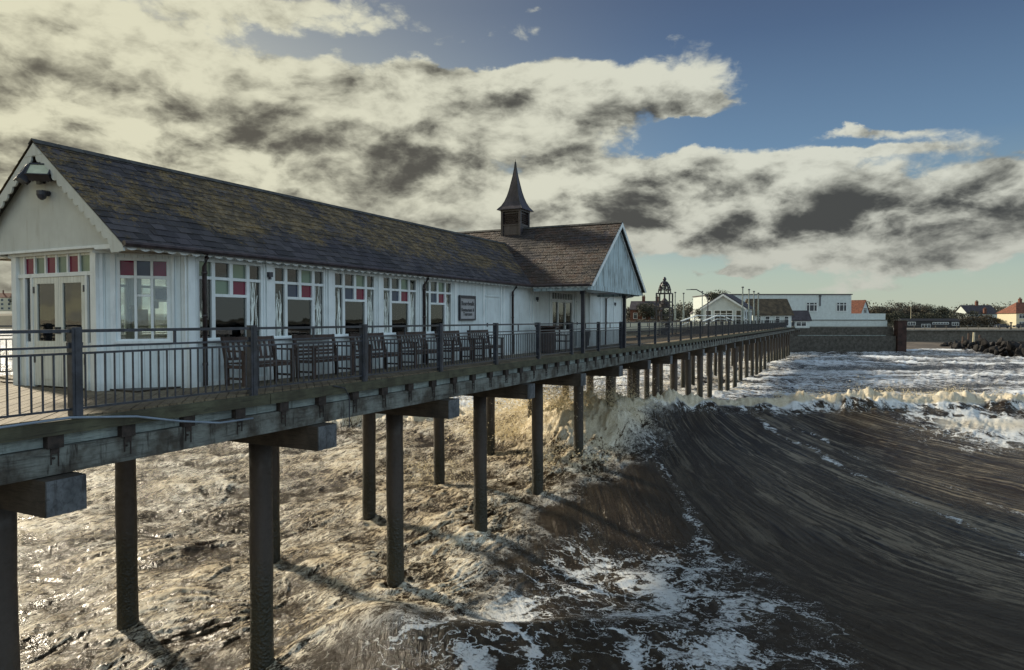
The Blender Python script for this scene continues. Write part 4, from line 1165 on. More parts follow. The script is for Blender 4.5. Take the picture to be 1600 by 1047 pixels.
for (yy, zz_) in ((24.0, 2.0), (33.65, 2.0)):
    mb = MB(); mb.box(WX + .036, WX + .12, yy - .04, yy + .04, zz_, zz_ + .12); mb.tube([(WX + .08, yy, zz_), (WX + .08, yy, zz_ - .06)], .025, 8)
    o = mb.build('wall_lamp', M['dark_metal']); tag(o, 'tiny dark wall lamp %s' % ('left of the boarded door before the veranda' if yy < 30 else 'on the far wall behind the veranda'), 'lamp')

# sign
t = thing('notice_sign', 'dark framed grey sign with black lettering beside the last window', 'sign', (WX + .02, 18.7, 1.25))
mb = MB(); sy0, sy1, sz0, sz1 = 18.18, 19.18, 1.23, 2.01; X = WX + .025
mb.box(X, X + .05, sy0, sy0 + .06, sz0, sz1); mb.box(X, X + .05, sy1 - .04, sy1, sz0, sz1); mb.box(X, X + .048, sy0 + .06, sy1 - .04, sz1 - .09, sz1); mb.box(X, X + .048, sy0 + .06, sy1 - .04, sz0, sz0 + .05)
mb.build('frame', M['dark_metal'], t, t)
mb = MB(); mb.box(X, X + .03, sy0 + .061, sy1 - .041, sz0 + .051, sz1 - .091); mb.build('panel', M['sign'], t, t)
def text(txt, size, y, z, parent):
    cu = bpy.data.curves.new('lettering', 'FONT'); cu.body = txt; cu.size = size; cu.extrude = .002; cu.align_x = 'CENTER'; cu.offset = .0035
    ob = bpy.data.objects.new('lettering', cu); COL.objects.link(ob)
    dg = bpy.context.evaluated_depsgraph_get(); me = bpy.data.meshes.new_from_object(ob.evaluated_get(dg)); bpy.data.objects.remove(ob)
    me.materials.clear(); me.materials.append(M['ink'])
    me.transform(Matrix.Translation(Vector((X + .034, y, z)) - Vector(parent.location)) @ Matrix.Rotation(R(90), 4, 'Z') @ Matrix.Rotation(R(90), 4, 'X'))
    o = bpy.data.objects.new('lettering', me); COL.objects.link(o); o.parent = parent
text('Boardwalk', .185, 18.69, 1.70, t); text('Restaurant &', .15, 18.69, 1.51, t); text('Tearoom', .15, 18.69, 1.38, t)

# benches
def make_bench(vert, label):
    t = thing('bench', label, 'bench', (0, 0, 0), 'benches along the pavilion wall'); L = 1.3
    D, Hs = .50, .43
    for s in (0, 1):
        yy = s * (L - .07)
        for (nm, mbf) in (('leg', 0), ('leg', 1)):
            mb = MB()
            if mbf == 0: mb.bar((.02, yy + .035, 0), (.0, yy + .035, .44), .06, .07); mb.bar((.0, yy + .035, .44), (-.10, yy + .035, .92), .055, .06)
            else: mb.box(.44, .50, yy, yy + .07, 0, .64)
            mb.build(nm, M['teak'], t)
        mb = MB(); mb.box(-.02, .54, yy - .005, yy + .075, .641, .675); mb.build('armrest', M['teak'], t)
        mb = MB(); mb.box(.03, .44, yy + .01, yy + .06, .33, .39); mb.box(.03, .44, yy + .015, yy + .055, .12, .16); mb.build('side_rail', M['teak'], t)
    mb = MB()
    for k in range(5): mb.box(.03 + k * .097, .11 + k * .097, .071, L - .071, .41, .435)
    mb.box(.45, .48, .071, L - .071, .34, .40)
    mb.build('seat', M['teak'], t)
    mb = MB(); f = lambda q: -.0 - .10 * (q - .44) / .48
    mb.bar((f(.88), .0, .88), (f(.88), L, .88), .03, .08); mb.bar((f(.5), .07, .50), (f(.5), L - .07, .50), .03, .05)
    if vert:
        for k in range(9): yy = .13 + k * (L - .26) / 8; mb.bar((f(.52), yy, .525), (f(.84), yy, .84), .055, .014, up=(1, 0, 0))
    else:
        for k in range(4): mb.bar((f(.56 + .085 * k), .07, .57 + .085 * k), (f(.56 + .085 * k), L - .07, .57 + .085 * k), .016, .05)
    mb.build('backrest', M['teak'], t)
    return t
bv = make_bench(True, 'teak bench with upright slats under the first big window, nearest the corner'); bv.location = (-10.62, 9.15, 0)
bh = make_bench(False, 'teak bench with level back slats under the second big window'); bh.location = (-10.62, 11.0, 0)
for (yy, lb) in ((12.85, 'teak bench with upright slats under the third big window'), (14.75, 'teak bench with upright slats under the fourth big window'),
                 (16.6, 'teak bench with upright slats under the fifth window beside the downpipe'), (18.45, 'teak bench with upright slats below the framed sign')):
    dup(bv, (-10.62, yy, 0), 0, lb)

# barrel-like high table with chair, and litter bin, by the veranda
t = thing('high_table', 'dark round topped table standing at the veranda door', 'table', (-10.1, 23.3, 0))
mb = MB(); mb.tube([(-10.1, 23.3, .98), (-10.1, 23.3, 1.03)], .48, 20); mb.build('tabletop', M['teak'], t, t)
mb = MB(); mb.tube([(-10.1, 23.3, .0), (-10.1, 23.3, .1), (-10.1, 23.3, .5), (-10.1, 23.3, .97)], [.24, .28, .33, .27], 16); mb.build('barrel_base', M['teak'], t, t, smooth=True)
t = thing('wooden_chair', 'slatted wooden armchair right of the round topped table', 'chair', (-10.2, 24.5, 0))
mb = MB()
for sx in (0, .5):
    for sy in (0, .55): mb.box(-10.3 + sx, -10.25 + sx, 24.3 + sy, 24.35 + sy, 0, .64 if sx else .95)
mb.build('leg', M['teak'], t, t)
mb = MB(); mb.box(-10.3, -9.75, 24.351, 24.849, .40, .44); mb.build('seat', M['teak'], t, t)
mb = MB(); mb.box(-10.3, -10.27, 24.351, 24.849, .86, .95); mb.box(-10.3, -10.27, 24.351, 24.849, .62, .68); mb.build('backrest', M['teak'], t, t)
mb = MB()
for yy in (24.29, 24.84): mb.box(-10.249, -9.73, yy, yy + .07, .641, .67)
mb.build('armrest', M['teak'], t, t)
t = thing('litter_bin', 'dark tapered litter bin behind the veranda post', 'bin', (-10.3, 27.7, 0))
mb = MB(); mb.tube([(-10.3, 27.9, .12), (-10.3, 27.9, .72)], [.15, .21], 14); mb.build('bin_body', M['dark_metal'], t, t)
mb = MB(); mb.tube([(-10.3, 27.9, .721), (-10.3, 27.9, .80)], [.235, .22], 14); mb.build('lid', M['dark_metal'], t, t)
mb = MB(); mb.box(-10.36, -10.24, 27.84, 27.96, 0, .119); mb.build('stand', M['dark_metal'], t, t)

# ------------------------------------------------------------------ things farther along the pier
wb = thing('windbreak', 'long cream boarded windbreak down the middle of the pier', 'windbreak', (-13.6, 40, 0))
yy = 38.5; i = 0
while yy < 118:
    mb = MB(); mb.box(-13.64, -13.56, yy + .06, yy + 2.9, .12, 1.02 + .03 * (i % 2)); mb.build('board_panel', M['cream_far'], wb, wb)
    mb = MB(); mb.box(-13.68, -13.52, yy - .06, yy + .059, 0, 1.15); mb.build('post', M['teak'], wb, wb)
    mb = MB(); mb.box(-13.5, -13.1, yy + .1, yy + 2.85, .40, .45); mb.build('seat', M['teak'], wb, wb)
    yy += 2.96; i += 1
# raised ramp with handrails
rp = thing('ramp', 'raised timber ramp with pale sloping handrails on the pier', 'ramp', (-12.3, 74, 0))
prof = [(60, 0), (67, .55), (82, .55), (90, 0)]
mb = MB(); mb.prism([(-13.4, a, b_ + .01) for a, b_ in prof], (2.0, 0, 0)); mb.build('walkway', M['teak'], rp, rp)
for xx in (-11.45, -13.35):
    mb = MB()
    for k in range(3): (a, c1), (b_, c2) = prof[k], prof[k + 1]; mb.bar((xx, a, c1 + 1.1), (xx, b_, c2 + 1.1), .09, .09); mb.bar((xx, a, c1 + .75), (xx, b_, c2 + .75), .05, .05)
    mb.build('handrail', M['trim'], rp, rp)
    for k in range(11):
        a = 60 + 3 * k; h_ = np.interp(a, [p[0] for p in prof], [p[1] for p in prof]); mb = MB(); mb.box(xx - .04, xx + .04, a - .04, a + .04, h_, h_ + 1.05); mb.build('post', M['dark_metal'], rp, rp)
# water clock tower
t = thing('clock_tower', 'open metal lattice tower with round domed cage on the pier', 'tower', (-13.4, 54.4, 0))
cx, cy = -13.4, 54.4; mb = MB(); hw = .52
for sx in (-1, 1):
    for sy in (-1, 1): mb.bar((cx + sx * hw, cy + sy * hw, 0), (cx + sx * hw, cy + sy * hw, 3.35), .10)
mb.build('corner_posts', M['dark_metal'], t, t)
mb = MB()
for zz_ in (.5, 1.0, 1.6, 2.2, 2.65, 3.33):
    for (ax, ay, bx_, by_) in ((-1, -1, 1, -1), (1, -1, 1, 1), (1, 1, -1, 1), (-1, 1, -1, -1)): mb.bar((cx + ax * hw, cy + ay * hw, zz_), (cx + bx_ * hw, cy + by_ * hw, zz_), .09)
for k, (za, zb_) in enumerate(((.5, 1.0), (1.0, 1.6), (1.6, 2.2))):
    mb.bar((cx - hw, cy - hw, za), (cx + hw, cy - hw, zb_), .04); mb.bar((cx + hw, cy - hw, za), (cx + hw, cy + hw, zb_), .04)
mb.build('lattice', M['dark_metal'], t, t)
mb = MB()
mb.tube([(cx, cy, 2.25), (cx, cy, 2.5), (cx, cy, 2.6)], [.38, .4, .3], 14); mb.tube([(cx, cy, 2.6), (cx, cy, 3.3)], .07, 8); mb.tube([(cx, cy, 2.72), (cx, cy, 2.8), (cx, cy, 2.95)], [.3, .22, .1], 12); mb.tube([(cx - .3, cy, 1.2), (cx - .3, cy, 1.9)], .12, 8); mb.tube([(cx + .25, cy, .3), (cx + .25, cy, 1.1)], .2, 8); mb.tube([(cx, cy, 0), (cx, cy, .5)], .45, 12)
mb.build('clock_works', M['copper'], t, t)
mb = MB()
for k in range(10):
    a_ = k * math.pi / 5; pts = []
    for j in range(9): th = j / 8 * math.pi / 2; r_ = .5 * math.cos(th); pts.append((cx + r_ * math.cos(a_), cy + r_ * math.sin(a_), 3.36 + .95 * math.sin(th)))
    mb.tube(pts, .034, 5)
for th in (.35, .75, 1.1): r_ = .5 * math.cos(th); mb.tube([(cx + r_ * math.cos(k * .524), cy + r_ * math.sin(k * .524), 3.36 + .95 * math.sin(th)) for k in range(13)], .032, 5)
mb.build('dome_cage', M['dark_metal'], t, t)
mb = MB(); vs = [(cx, cy, 4.3)]
mb.tube([(cx, cy, 4.28), (cx, cy, 4.36), (cx, cy, 4.48), (cx, cy, 4.60), (cx, cy, 4.66)], [.03, .11, .15, .1, .02], 10)
mb.build('finial_ball', M['dark_metal'], t, t, smooth=True)
mb = MB()
for k in range(170):
    a_ = random.uniform(0, 6.28); th = random.uniform(.15, 1.4); r_ = .43 * math.cos(th); P = Vector((cx + r_ * math.cos(a_), cy + r_ * math.sin(a_), 3.4 + .85 * math.sin(th))); d = Vector((random.gauss(0, 1), random.gauss(0, 1), random.gauss(0, 1))).normalized() * .12
    mb.bar(P - d, P + d, .03)
mb.build('dome_ornament', M['copper'], t, t)

# tall posts
def mast(x, y, h, label, group):
    t = thing('mast', label, 'post', (x, y, 0), group)
    mb = MB(); mb.box(-.09, .09, -.09, .09, 0, h * .55); mb.tube([(0, 0, h * .55), (0, 0, h)], .06, 8); mb.build('pole', M['strip'], t)
    mb = MB(); mb.tube([(0, 0, h), (0, 0, h + .12)], [.13, .10], 8); mb.build('cap', M['dark_metal'], t)
    return t
rt = [(-9.55, 70, 4.35, 'tall capped mast, nearest and tallest of the seaward row of four'), (-9.55, 74.6, 4.3, 'tall capped mast on the seaward side, second in the row of four'),
      (-9.55, 78.6, 4.25, 'tall capped mast on the seaward side, third in the row of four'), (-9.55, 82.6, 4.2, 'tall capped mast, last of the seaward row of four by the brown roof')]
for (a, b_, h, lb) in rt: mast(a, b_, h, lb, 'masts along the pier')
mast(-17.0, 73.7, 4.1, 'tall capped mast just right of the lattice tower', 'masts along the pier')
mast(-17.0, 77.8, 4.15, 'tall capped mast behind the left end of the ramp handrail', 'masts along the pier')
mast(-17.0, 88.6, 4.75, 'tall capped mast at the left corner of the far gabled pavilion', 'masts along the pier')
t = thing('lamp_post', 'slim lamp post with cranked arm before the far white gable', 'lamp post', (-12.6, 68.5, 0))
mb = MB(); mb.tube([(-12.6, 68.5, 0), (-12.6, 68.5, 3.55), (-13.7, 68.5, 4.2), (-14.3, 68.5, 4.22)], .05, 8); mb.build('pole', M['dark_metal'], t, t)
mb = MB(); mb.box(-14.7, -14.25, 68.42, 68.58, 4.17, 4.25); mb.build('lamp_head', M['strip'], t, t)

# far pavilion at the landward end
def house(name, label, cat, c, rot, L, D, hw_, hr, mats, wins=(), chim=(), base=0, over=.3, hip=0, group=None):
    """ridge along local x; L long, D deep; wins: (side, u0,u1,z0,z1) side in 'f','b','l','r'"""
    t = thing(name, label, cat, (c.x, c.y, base), group); Mx = Matrix.Rotation(rot, 4, 'Z')
    def P(x, y, z): v = Mx @ Vector((x, y, 0)); return Vector((c.x + v.x, c.y + v.y, base + z))
    u = (Mx @ Vector((1, 0, 0))); n = (Mx @ Vector((0, 1, 0)))
    mb = MB(); O = P(0, 0, 0)
    mb.frame(O, u, n, UP, -L / 2, L / 2, -D / 2, D / 2, 0, hw_)
    if not hip:
        for s in (-1, 1): mb.prism([P(s * (L / 2 - .001), -D / 2, hw_), P(s * (L / 2 - .001), D / 2, hw_), P(s * (L / 2 - .001), 0, hr - .05)], u * (-s * .2))
    mb.build('wall', mats[0], t, t)
    pt = math.atan2(hr - hw_, D / 2); mb = MB()
    for s in (-1, 1):
        A = [P(-L / 2 - over, s * (D / 2 + over), hw_ - over * math.tan(pt) + .05), P(L / 2 + over, s * (D / 2 + over), hw_ - over * math.tan(pt) + .05), P(L / 2 + over - hip, 0, hr + .05), P(-L / 2 - over + hip, 0, hr + .05)]
        mb.prism(A, UP * .14)
    if hip:
        for s in (-1, 1): mb.prism([P(s * (L / 2 + over), -(D / 2 + over), hw_ - over * math.tan(pt) + .05), P(s * (L / 2 + over), (D / 2 + over), hw_ - over * math.tan(pt) + .05), P(s * (L / 2 + over - hip), 0, hr + .05)], UP * .135)
    rf = mb.build('roof', mats[1], t, t)
    for (x, y, zt) in chim:
        mb = MB(); mb.frame(P(x, y, 0), u, n, UP, -.45, .45, -.35, .35, hw_, zt); mb.frame(P(x, y, 0), u, n, UP, -.5, .5, -.4, .4, zt - .3, zt - .15)
        for q in (-.2, .2): mb.tube([P(x + q, y, zt), P(x + q, y, zt + .45)], .13, 8)
        mb.build('chimney', M['brick'], rf, t)
    for (side, a, b_, z0, z1) in wins:
        if side in 'fb': s = -1 if side == 'f' else 1; o0 = P(0, s * D / 2, 0); uu, nn_ = u, n * s
        else: s = -1 if side == 'l' else 1; o0 = P(s * L / 2, 0, 0); uu, nn_ = n, u * s
        mb = MB(); fw = .09
        mb.frame(o0, uu, nn_, UP, a, b_, .001, .06, z0, z0 + fw); mb.frame(o0, uu, nn_, UP, a, b_, .001, .06, z1 - fw, z1)
        k = max(2, int(round((b_ - a) / .9)) + 1)
        for q in range(k): x = a + (b_ - a - fw) * q / (k - 1); mb.frame(o0, uu, nn_, UP, x, x + fw, .001, .055, z0 + fw, z1 - fw)
        if z1 - z0 < 1.9: mb.frame(o0, uu, nn_, UP, a, b_, .001, .05, z0 + (z1 - z0) * .68, z0 + (z1 - z0) * .68 + .06)
        w_ = mb.build('window', M['trim'], t, t)
        mb = MB(); mb.frame(o0, uu, nn_, UP, a + .02, b_ - .02, .001, .02, z0 + .02, z1 - .02); mb.build('pane', M['pane_dark'], w_, t)
    return t
# ridge along the pier, gable end to the viewer
fp = house('far_pavilion', 'smaller white gabled pavilion with slate roof at the landward end', 'pavilion', Vector((-15.1, 97.0, 0)), R(90), 8, 5.2, 2.85, 4.55, (M['white_far'], M['roof_dark']),
      [('l', -2.3, -1.55, .3, 2.5), ('l', -1.2, 1.2, .9, 2.5), ('l', 1.5, 2.3, .2, 2.5)] + [('f', -3.6 + 1.9 * k, -2.4 + 1.9 * k, .5, 2.4) for k in range(4)], base=0, over=.35)
mb = MB()
for s in (1, -1):
    A = Vector((-15.1 + s * 2.95, 92.62, 2.66)); B_ = Vector((-15.1, 92.62, 4.62)); mb.prism([A, B_, B_ - UP * .28, A - UP * .22], (0, -.06, 0))
mb.build('bargeboard', M['trim'], fp, fp)
house('cross_wing_hall', 'white hall with brown mossy roof right of the far gabled pavilion', 'hall', W(41.0, 110), R(26.4), 6.0, 5.0, 2.1, 4.4, (M['white_far'], M['roof_brown']),
      [('f', -2.6, -1.8, .6, 1.9), ('f', -1.2, -.4, .0, 1.8), ('f', .4, 1.2, .6, 1.8), ('f', 1.8, 2.6, .2, 1.8)], base=0)
house('lean_hut', 'small white hut with dark purple roof beside the big white building', 'hut', W(52.0, 124), R(20), 2.9, 3.4, 1.5, 3.0, (M['white_far'], M['roof_dark']), [('f', -.9, .9, .3, 1.2)], base=-.3)

# big white flat-roofed building on the sea front
t = thing('white_building', 'large white flat roofed block above a dark sea wall', 'building', W(66, 150) + UP * -.3)
mb = MB(); cbox(mb, 44, 74.5, 150, 166, -.3, 6.65); mb.build('main_block', M['white_far'], t, t)
mb = MB(); cbox(mb, 74.501, 82.2, 150.3, 162, -.3, 2.55); cbox(mb, 64, 82.3, 150 - .25, 150.29, -.3, 1.15); mb.build('low_block', M['white_far'], t, t)
mb = MB(); cbox(mb, 43.8, 74.7, 149.8, 166.2, 6.651, 6.85); mb.build('roof_edge', M['roof_dark'], t, t)
mb = MB(); cbox(mb, 64, 82.4, 149.6, 149.749, 1.05, 1.2); mb.build('string_course', M['concrete'], t, t)
for (a, b_) in ((57.3, 59.7), (64.4, 66.8), (71.2, 73.5)):
    if a == 57.3: a, b_ = 64.6, 67.0
    elif a == 64.4: continue
    mb = MB()
    for (x0, x1_) in ((a, a + .12), (b_ - .12, b_), (a + .65, a + .75), (b_ - .75, b_ - .65)): cbox(mb, x0, x1_, 149.9, 149.999, 3.1, 4.9)
    cbox(mb, a, b_, 149.88, 149.899, 4.4, 4.5); cbox(mb, a - .1, b_ + .1, 149.8, 149.879, 3.0, 3.12); w_ = mb.build('window', M['trim'], t, t)
    mb = MB(); cbox(mb, a, b_, 149.95, 149.998, 3.12, 4.9); mb.build('pane', M['pane_dark'], w_, t)
mb = MB(); cbox(mb, 52.5, 53.8, 149.9, 149.999, 4.1, 4.7); mb.build('vent', M['dark_metal'], t, t)
for xx in (67.5, 59.8): 
    mb = MB(); cbox(mb, xx, xx + .2, 149.8, 149.999, 4.2 if xx > 60 else 1.5, 6.6 if xx > 60 else 4.2); cbox(mb, xx - .15, xx + .35, 149.7, 149.999, 6.3 if xx > 60 else 4.21, 6.5 if xx > 60 else 4.5); mb.build('downpipe', M['dark_metal'], t, t)
mb = MB(); cbox(mb, 40, 83, 148.6, 149.55, -7, -.45); cbox(mb, 40, 83, 147.5, 148.59, -7, -2.3)
o = mb.build('sea_wall', M['dark_concrete']); tag(o, 'dark stepped sea wall under the big white building', 'wall')
mb = MB(); cbox(mb, 62, 81, 147.9, 148.5, -2.29, -2.15); mb.build('wet_ledge', M['strip'], o)
mb = MB(); cbox(mb, 83.01, 84.2, 148.6, 190.9, -7, -1.9)
o = mb.build('sea_wall', M['concrete']); tag(o, 'return section of sea wall between the white building and the beach', 'wall')
t = thing('brick_pier', 'dark red brick pillar ending the wall beside the white building', 'pillar', W(84, 147.5) + UP * -5)
mb = MB(); cbox(mb, 83.1, 85.0, 147.0, 148.55, -7, 1.0); mb.build('shaft', M['pillar'], t, t); mb = MB(); cbox(mb, 82.9, 85.2, 146.8, 148.57, 1.001, 1.2); mb.build('capstone', M['concrete'], t, t)
# ground under the buildings at the pier root
mb = MB(); cbox(mb, -60, 83, 149.56, 240, -7, -.31); struct(mb.build('esplanade', M['prom']))
mb = MB(); cbox(mb, -60, 39.9, 140, 149.55, -7, -.45); o = mb.build('sea_wall', M['dark_concrete']); tag(o, 'dark sea wall at the foot of the pier', 'wall')

# town houses beyond
S_ = 1
house('red_roofed_house', 'gabled house with steep orange red roof just right of the white building', 'house', W(117.6, 240), R(-18), 12, 10, 4.5, 9.3, (M['white_far'], M['roof_red']), [('r', -1.6, 1.6, 4.9, 6.8), ('f', -3, -1, 2, 3.5)], base=-1.5)
house('red_roofed_house', 'red roofed house half hidden behind the white building', 'house', W(120, 258), R(-18), 11, 9, 4.5, 9.0, (M['cream_far'], M['roof_red']), [('l', -1.6, 1.6, 4.6, 6.6)], chim=((0, 1, 10),), base=-1.5)
house('beach_hut_row', 'long low black hut with white windows behind the promenade', 'hut', W(137.7, 226), R(26.4), 18.5, 4, 2.2, 2.9, (M['black'], M['black']), [('f', -7.9, -5.3, .9, 2.0), ('f', -3.4, -.4, .1, 1.3), ('f', .2, 5.6, 1.2, 1.9), ('f', 6.6, 8.9, .8, 1.9), ], base=-1.54, over=.2)
house('grey_roofed_house', 'white gabled house with dark slate roof and tall chimney behind the hedge', 'house', W(173, 255), R(26.4), 11, 8, 4.6, 7.6, (M['white_far'], M['roof_dark']), [('l', -1.2, 1.2, 3, 5), ('f', -4, -2, 2.8, 4.2)], chim=((0.4, 0, 9.2), (.6, -4.2, 6.4)), base=-1.2)
house('blue_roofed_shed', 'low shed with blue grey roof right of the grey roofed house', 'shed', W(188, 256), R(26.4), 9, 5, 3.3, 4.5, (M['cream_far'], M['roof_blue']), [('f', -2, 0, 1, 2.2)], base=-1.2)
house('cream_house', 'cream house with orange hipped roof and chimney at the right edge', 'house', W(173.5, 232), R(26.4), 11, 9, 5.0, 8.4, (M['cream_far'], M['roof_red']), [('f', -4.6, -2.6, 3.1, 4.6), ('f', -.6, 1.4, 3.1, 4.6), ('f', -4.6, -2.6, .6, 2.1), ('f', 2.6, 4.6, 3.1, 4.6), ('f', -.6, 1.4, .6, 2.1)], chim=((-1.0, 0, 9.8),), base=-1.54, hip=3.5)
house('dark_brick_house', 'dark brick house with pale window bay left of the lattice tower', 'house', W(40.5, 205), R(10), 9, 8, 4.2, 6.6, (M['brick'], M['roof_dark']), [('f', -3.6, -2.4, 1.4, 3.2), ('f', -1, 0, 1.4, 3), ('f', 1.5, 2.5, 1.4, 3)], chim=((-1, 0, 8.2), (3, 0, 8)), base=0)
house('white_bungalow', 'white bungalow with pale wall right of the lattice tower', 'bungalow', W(66, 220), R(26), 15, 7, 2.6, 4.6, (M['white_far'], M['roof_dark']), [('f', 1, 4, .8, 2.0)], base=0)
house('white_gabled_house', 'little white gable end peeping right of the lattice tower', 'house', W(52.5, 190), R(26 + 80), 8, 5, 3.0, 5.2, (M['white_far'], M['roof_dark']), [('l', -.8, .8, 1, 2)], base=0)
house('seafront_hotel', 'three storey white hotel on the distant cliff at the left edge', 'hotel', W(-435, 600), R(26.4 + 15), 32, 16, 11.5, 15.5, (M['cream_far'], M['roof_red']),
      [('f', -14 + 5.2 * k, -12 + 5.2 * k, z_, z_ + 2.0) for k in range(6) for z_ in (1.2, 4.8, 8.4)], chim=((-10, 0, 18), (0, 0, 18), (9, 0, 18)), base=8.6)

# trees
def tree(c, base, h, r, mat, label, group, n=900, seed=0, clumps=14, flat=1.0):
    rnd = random.Random(seed); t = thing('tree', label, 'tree', (c.x, c.y, base), group)
    mb = MB(); mb.tube([(0, 0, 0), (.1, 0, h * .35), (0, .1, h * .7)], [h * .035, h * .026, h * .01], 7)
    for k in range(6):
        a = rnd.uniform(0, 6.28); z0 = h * rnd.uniform(.25, .5); mb.tube([(0, 0, z0), (math.cos(a) * r * .45, math.sin(a) * r * .45, z0 + h * .2), (math.cos(a) * r * .8, math.sin(a) * r * .8, z0 + h * .35)], [h * .014, h * .009, h * .004], 5)
    mb.build('trunk', M['bark'], t)
    mb = MB(); rn = []
    for k in range(clumps):
        a = rnd.uniform(0, 6.28); q = rnd.random() ** .5 * .8; cz = h * rnd.uniform(.38, .86); wr_ = 1 - .5 * max(0, (cz / h - .6) / .3)
        cx_, cy_ = math.cos(a) * r * q * wr_, math.sin(a) * r * q * wr_; cr = r * rnd.uniform(.22, .42); cb = rnd.uniform(.0, .6)
        for j in range(n // clumps):
            v = Vector((rnd.gauss(0, 1), rnd.gauss(0, 1), rnd.gauss(0, 1))).normalized() * cr * rnd.uniform(.5, 1.1)
            P = Vector((cx_ + v.x, cy_ + v.y, cz + v.z * .75 * flat)); s = r * rnd.uniform(.02, .045)
            A = Vector((rnd.gauss(0, 1), rnd.gauss(0, 1), rnd.gauss(0, 1))).normalized(); B_ = A.orthogonal().normalized()
            mb.add([P - A * s, P + B_ * s * .7, P + A * s, P - B_ * s * .7], [(0, 1, 2, 3)]); rn.extend([min(1, cb + rnd.random() * .5)] * 4)
    mb.att['rnd'] = ('POINT', rn); mb.build('crown', M[mat], t)
    return t
k = 0
for (px_, z, top, r, mat) in ((1372, 262, 6.2, 6, 'leaf_b'), (1386, 258, 7.6, 7, 'leaf_b'), (1402, 262, 7.8, 7, 'leaf_b'), (1418, 266, 8.4, 7, 'leaf_b'), (1434, 262, 6.6, 6, 'leaf_b'), (1448, 268, 6.9, 6, 'leaf_a'),
                        (1463, 262, 6.4, 6, 'leaf_a'), (1478, 268, 5.4, 5, 'leaf_a'), (1552, 280, 6.8, 5, 'leaf_b'), (1566, 285, 6.0, 5, 'leaf_b')):
    xi = (px_ - 800) / 1067 * z; c = W(xi, z); tree(c, -1.4, top + 1.4, r, mat, '', 'trees behind the promenade', 2400, seed=k)
    bpy.data.objects[-1] if False else None
    k += 1
trees = [o for o in COL.objects if o.name.startswith('tree') and o.get('category') == 'tree']
labs = ['bare topped brown tree directly right of the red roofed house', 'broad brown tree second right of the red roofed house', 'brown tree above the left end of the black hut', 'tallest brown tree above the black hut',
        'brown tree above the middle of the black hut', 'dark green tree right of the bare flagpole', 'dark rounded tree above the right end of the black hut', 'low dark tree just left of the grey roofed house',
        'thin brown tree left of the cream house chimney', 'thin brown tree behind the cream house roof']
for o, lb in zip(trees, labs): o['label'] = lb
for (px_, z, top, r, mat, lb) in ((988, 215, 4.8, 5, 'leaf_b', 'dark tree in front of the brick house left of the tower'), (1011, 200, 6.2, 5, 'leaf_a', 'round topped tree just left of the lattice tower'), (1028, 205, 4.0, 5, 'leaf_a', 'low tree behind the lattice tower'),
                            (1072, 215, 5.6, 6, 'leaf_a', 'dark tree right of the lattice tower'), (1090, 215, 4.9, 4, 'leaf_b', 'thin topped tree left of the far gable'), (1116, 150, 7.8, 4.2, 'leaf_a', 'tall pine like tree rising behind the far gable'),
                            (1135, 158, 6.6, 4.5, 'leaf_a', 'dark tree behind the far pavilion ridge'), (1098, 148, 4.2, 3, 'leaf_a', 'low dark tree at the left of the far gable'), (30, 590, 26, 9, 'leaf_a', 'dark tree beside the distant cliff hotel')):
    xi = (px_ - 800) / 1067 * z; c = W(xi, z); bs = 0 if px_ > 100 else 9
    tree(c, bs, top - bs + .0, r, mat, lb, 'trees behind the pier', 2400, seed=px_)
# hedge
def hedge(x0, x1_, z, h0, h1, mat, name, label):
    rnd = random.Random(int(x0)); mb = MB(); rn = []
    for i in range(int((x1_ - x0) * 260)):
        q = rnd.random(); xi = x0 + (x1_ - x0) * q; top = h1 * (.75 + .25 * math.sin(xi * .7) * math.sin(xi * .23 + 1)); P = W(xi, z + rnd.uniform(-1.5, 1.5)) + UP * (h0 + (top - h0) * rnd.random() ** .8)
        s = rnd.uniform(.1, .28); A = Vector((rnd.gauss(0, 1), rnd.gauss(0, 1), rnd.gauss(0, 1))).normalized(); B_ = A.orthogonal().normalized()
        mb.add([P - A * s, P + B_ * s * .7, P + A * s, P - B_ * s * .7], [(0, 1, 2, 3)]); rn.extend([rnd.random()] * 4)
    mb.att['rnd'] = ('POINT', rn); o = mb.build(name, M[mat]); tag(o, label, 'hedge')
hedge(128, 170, 243, -1.4, 4.6, 'leaf_a', 'hedge', 'tall dark hedge behind the black hut')
hedge(153, 176, 236, -1.4, 2.9, 'leaf_b', 'hedge', 'brown green hedge right of the black hut')
hedge(36, 58, 196, -.2, 1.6, 'leaf_b', 'hedge', 'low brown hedge behind the lattice tower')
# distant wood: reads as one mass
rnd = random.Random(9); mb = MB(); rn = []
for i in range(24000):
    xi = rnd.uniform(-10, 330); z = rnd.uniform(300, 340); top = 5.5 + 2.2 * math.sin(xi * .09) + 1.6 * math.sin(xi * .31 + 2) + rnd.gauss(0, .6)
    P = W(xi, z) + UP * (-.5 + (top + .5) * rnd.random() ** .7); s = rnd.uniform(.25, .6)
    A = Vector((rnd.gauss(0, 1), rnd.gauss(0, 1), rnd.gauss(0, 1))).normalized(); B_ = A.orthogonal().normalized()
    mb.add([P - A * s, P + B_ * s * .7, P + A * s, P - B_ * s * .7], [(0, 1, 2, 3)]); rn.extend([rnd.random()] * 4)
mb.att['rnd'] = ('POINT', rn); o = mb.build('woodland', M['leaf_b']); tag(o, 'distant belt of bare brown woodland along the horizon', 'woodland', kind='stuff')

